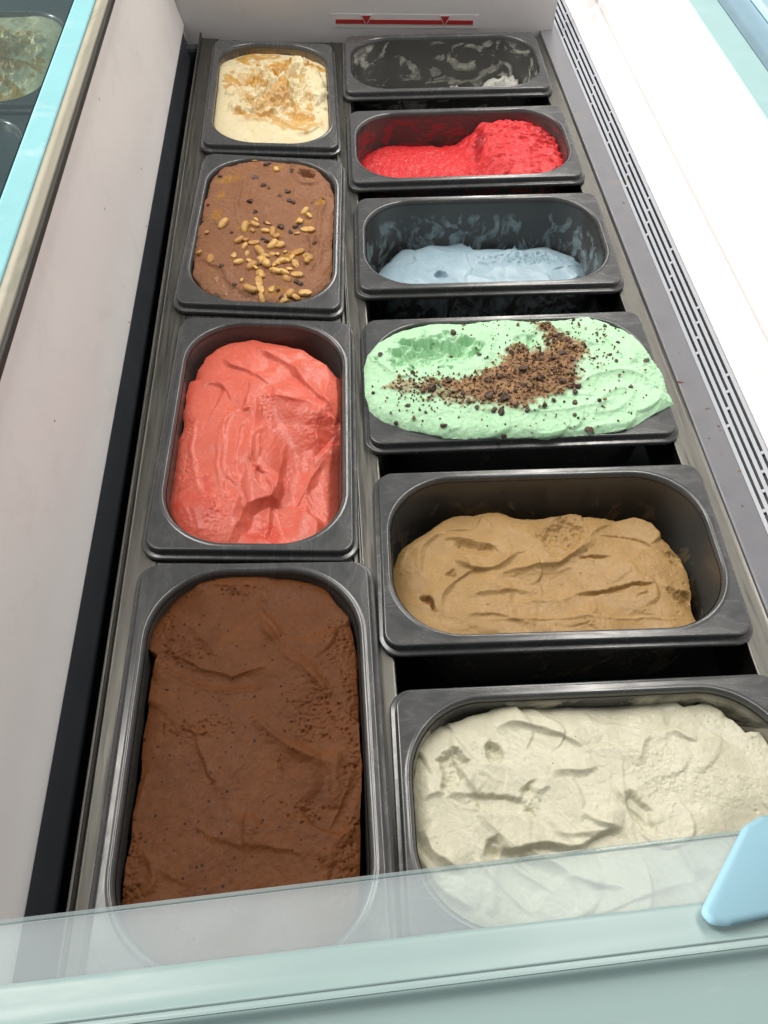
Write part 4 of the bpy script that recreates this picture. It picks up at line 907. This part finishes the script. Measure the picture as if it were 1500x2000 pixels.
# ---------------------------------------------------------------- neighbouring compartment seen through the side glass
nb = make_pan('neighbour', -.4230, .602, .0, False, 'dark pan of caramel ice cream under the side glass', B_CARA, 0, 0)
o = bpy.data.objects.new('caramel_ice_cream', CARA.obj.data); COL.objects.link(o)
tag(o, 'caramel streaked ice cream seen through the side glass', 'ice cream')
o.location = (-.4230, .602, .001); o.rotation_euler = (0, 0, math.pi)
make_pan('neighbour2', -.4230, .320, .0, False, 'dark pan without ice cream under the side glass', B_PLAIN, 0, 0)
sf = link('slate_surround', box_mesh(-.62, -.253, .05, 1.05, -.04, -.012, .001), M_SLATE); tag(sf, 'dark slate frame around the pans under the side glass', 'frame')
sg = link('side_glass', box_mesh(-.70, x6-.0025, Y0, 1.1, .160, .165, .0005), M_SIDEGLASS); tag(sg, 'clear glass pane beside the rail painted with a cyan sky reflection', 'glass pane')

# ---------------------------------------------------------------- glass lid at the near end
lid = empty('glass_lid', (0, -.4785, .16)); tag(lid, 'glass lid veiled by a painted sky reflection, with a pale mint green bar along its edge', 'glass lid'); lid.rotation_euler = (0, 0, .046)
def lpart(name, me, mat, parent=None):
    o = link(name, me, mat, parent or lid); return o
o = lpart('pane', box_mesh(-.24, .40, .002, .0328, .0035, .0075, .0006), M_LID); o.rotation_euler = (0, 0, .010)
o = lpart('pane_edge', box_mesh(-.24, .40, .0330, .0345, .0033, .0077, .0004), M_EDGE); o.rotation_euler = (0, 0, .010)
prof = rounded([(.0118, -.004), (.0118, .0085, .003), (.0, .0095, .004), (-.0045, .0125, .0015), (-.0072, .0120, .0015), (-.0085, .0060, .002), (-.045, .0040, .003), (-.045, -.02)], 5)
V = [(x, y, z) for x in (-.24, .40) for (y, z) in prof]; n = len(prof)
lpart('bar', mesh_from(V, [(i, i+1, n+i+1, n+i) for i in range(n-1)], True), M_BAR)
hp = [(.119, .0075), (.147, .036), (.155, .039), (.230, .041), (.230, -.004), (.150, .0035), (.128, .0015), (.121, .003)]
bm = bmesh.new(); f = bm.faces.new([bm.verts.new((x, y, .0105)) for x, y in hp]); r = bmesh.ops.extrude_face_region(bm, geom=[f])
bmesh.ops.translate(bm, verts=[v for v in r['geom'] if isinstance(v, bmesh.types.BMVert)], vec=(0, 0, .0055)); bmesh.ops.recalc_face_normals(bm, faces=bm.faces[:])
bmesh.ops.bevel(bm, geom=bm.edges[:], offset=.0022, segments=3, affect='EDGES', profile=.5)
me = bpy.data.meshes.new('grip'); bm.to_mesh(me); bm.free(); me.polygons.foreach_set('use_smooth', [True]*len(me.polygons)); lpart('grip', me, M_BLUE)['label'] = 'light blue plastic grip on the lid'

# ---------------------------------------------------------------- crumbs on the ledge
FL = [chip_mesh(300+k, M_FLAKE, .6, 1) for k in range(4)]
def px_on(px, py, z):
    d = CROT_M @ np.array([(px-750)/FPX, -(py-1000)/FPX, -1]); t = (z-CAM_A[2])/d[2]; return CAM_A+t*d
for k, (px, py, s_) in enumerate([(1327, 746, .0042), (1380, 798, .0018), (1385, 797, .0016), (1403, 832, .0022), (1407, 840, .0016), (1386, 856, .0016), (1208, 348, .0018), (1175, 326, .0016), (1218, 395, .0024), (1444, 920, .0018), (1410, 887, .0014), (1326, 690, .0013)]):
    o = bpy.data.objects.new('dry_flake', FL[k % 4]); COL.objects.link(o); p = px_on(px, py, .003); o.location = (p[0], p[1], .003+s_*.15)
    o.rotation_euler = (rnd.uniform(-.3, .3), rnd.uniform(-.3, .3), rnd.uniform(0, 6)); o.scale = (s_, s_*.55, s_*.4)
    tag(o, 'dry brown flake fallen on the grey ledge by the vent', 'flake', 'flakes on the grey ledge')
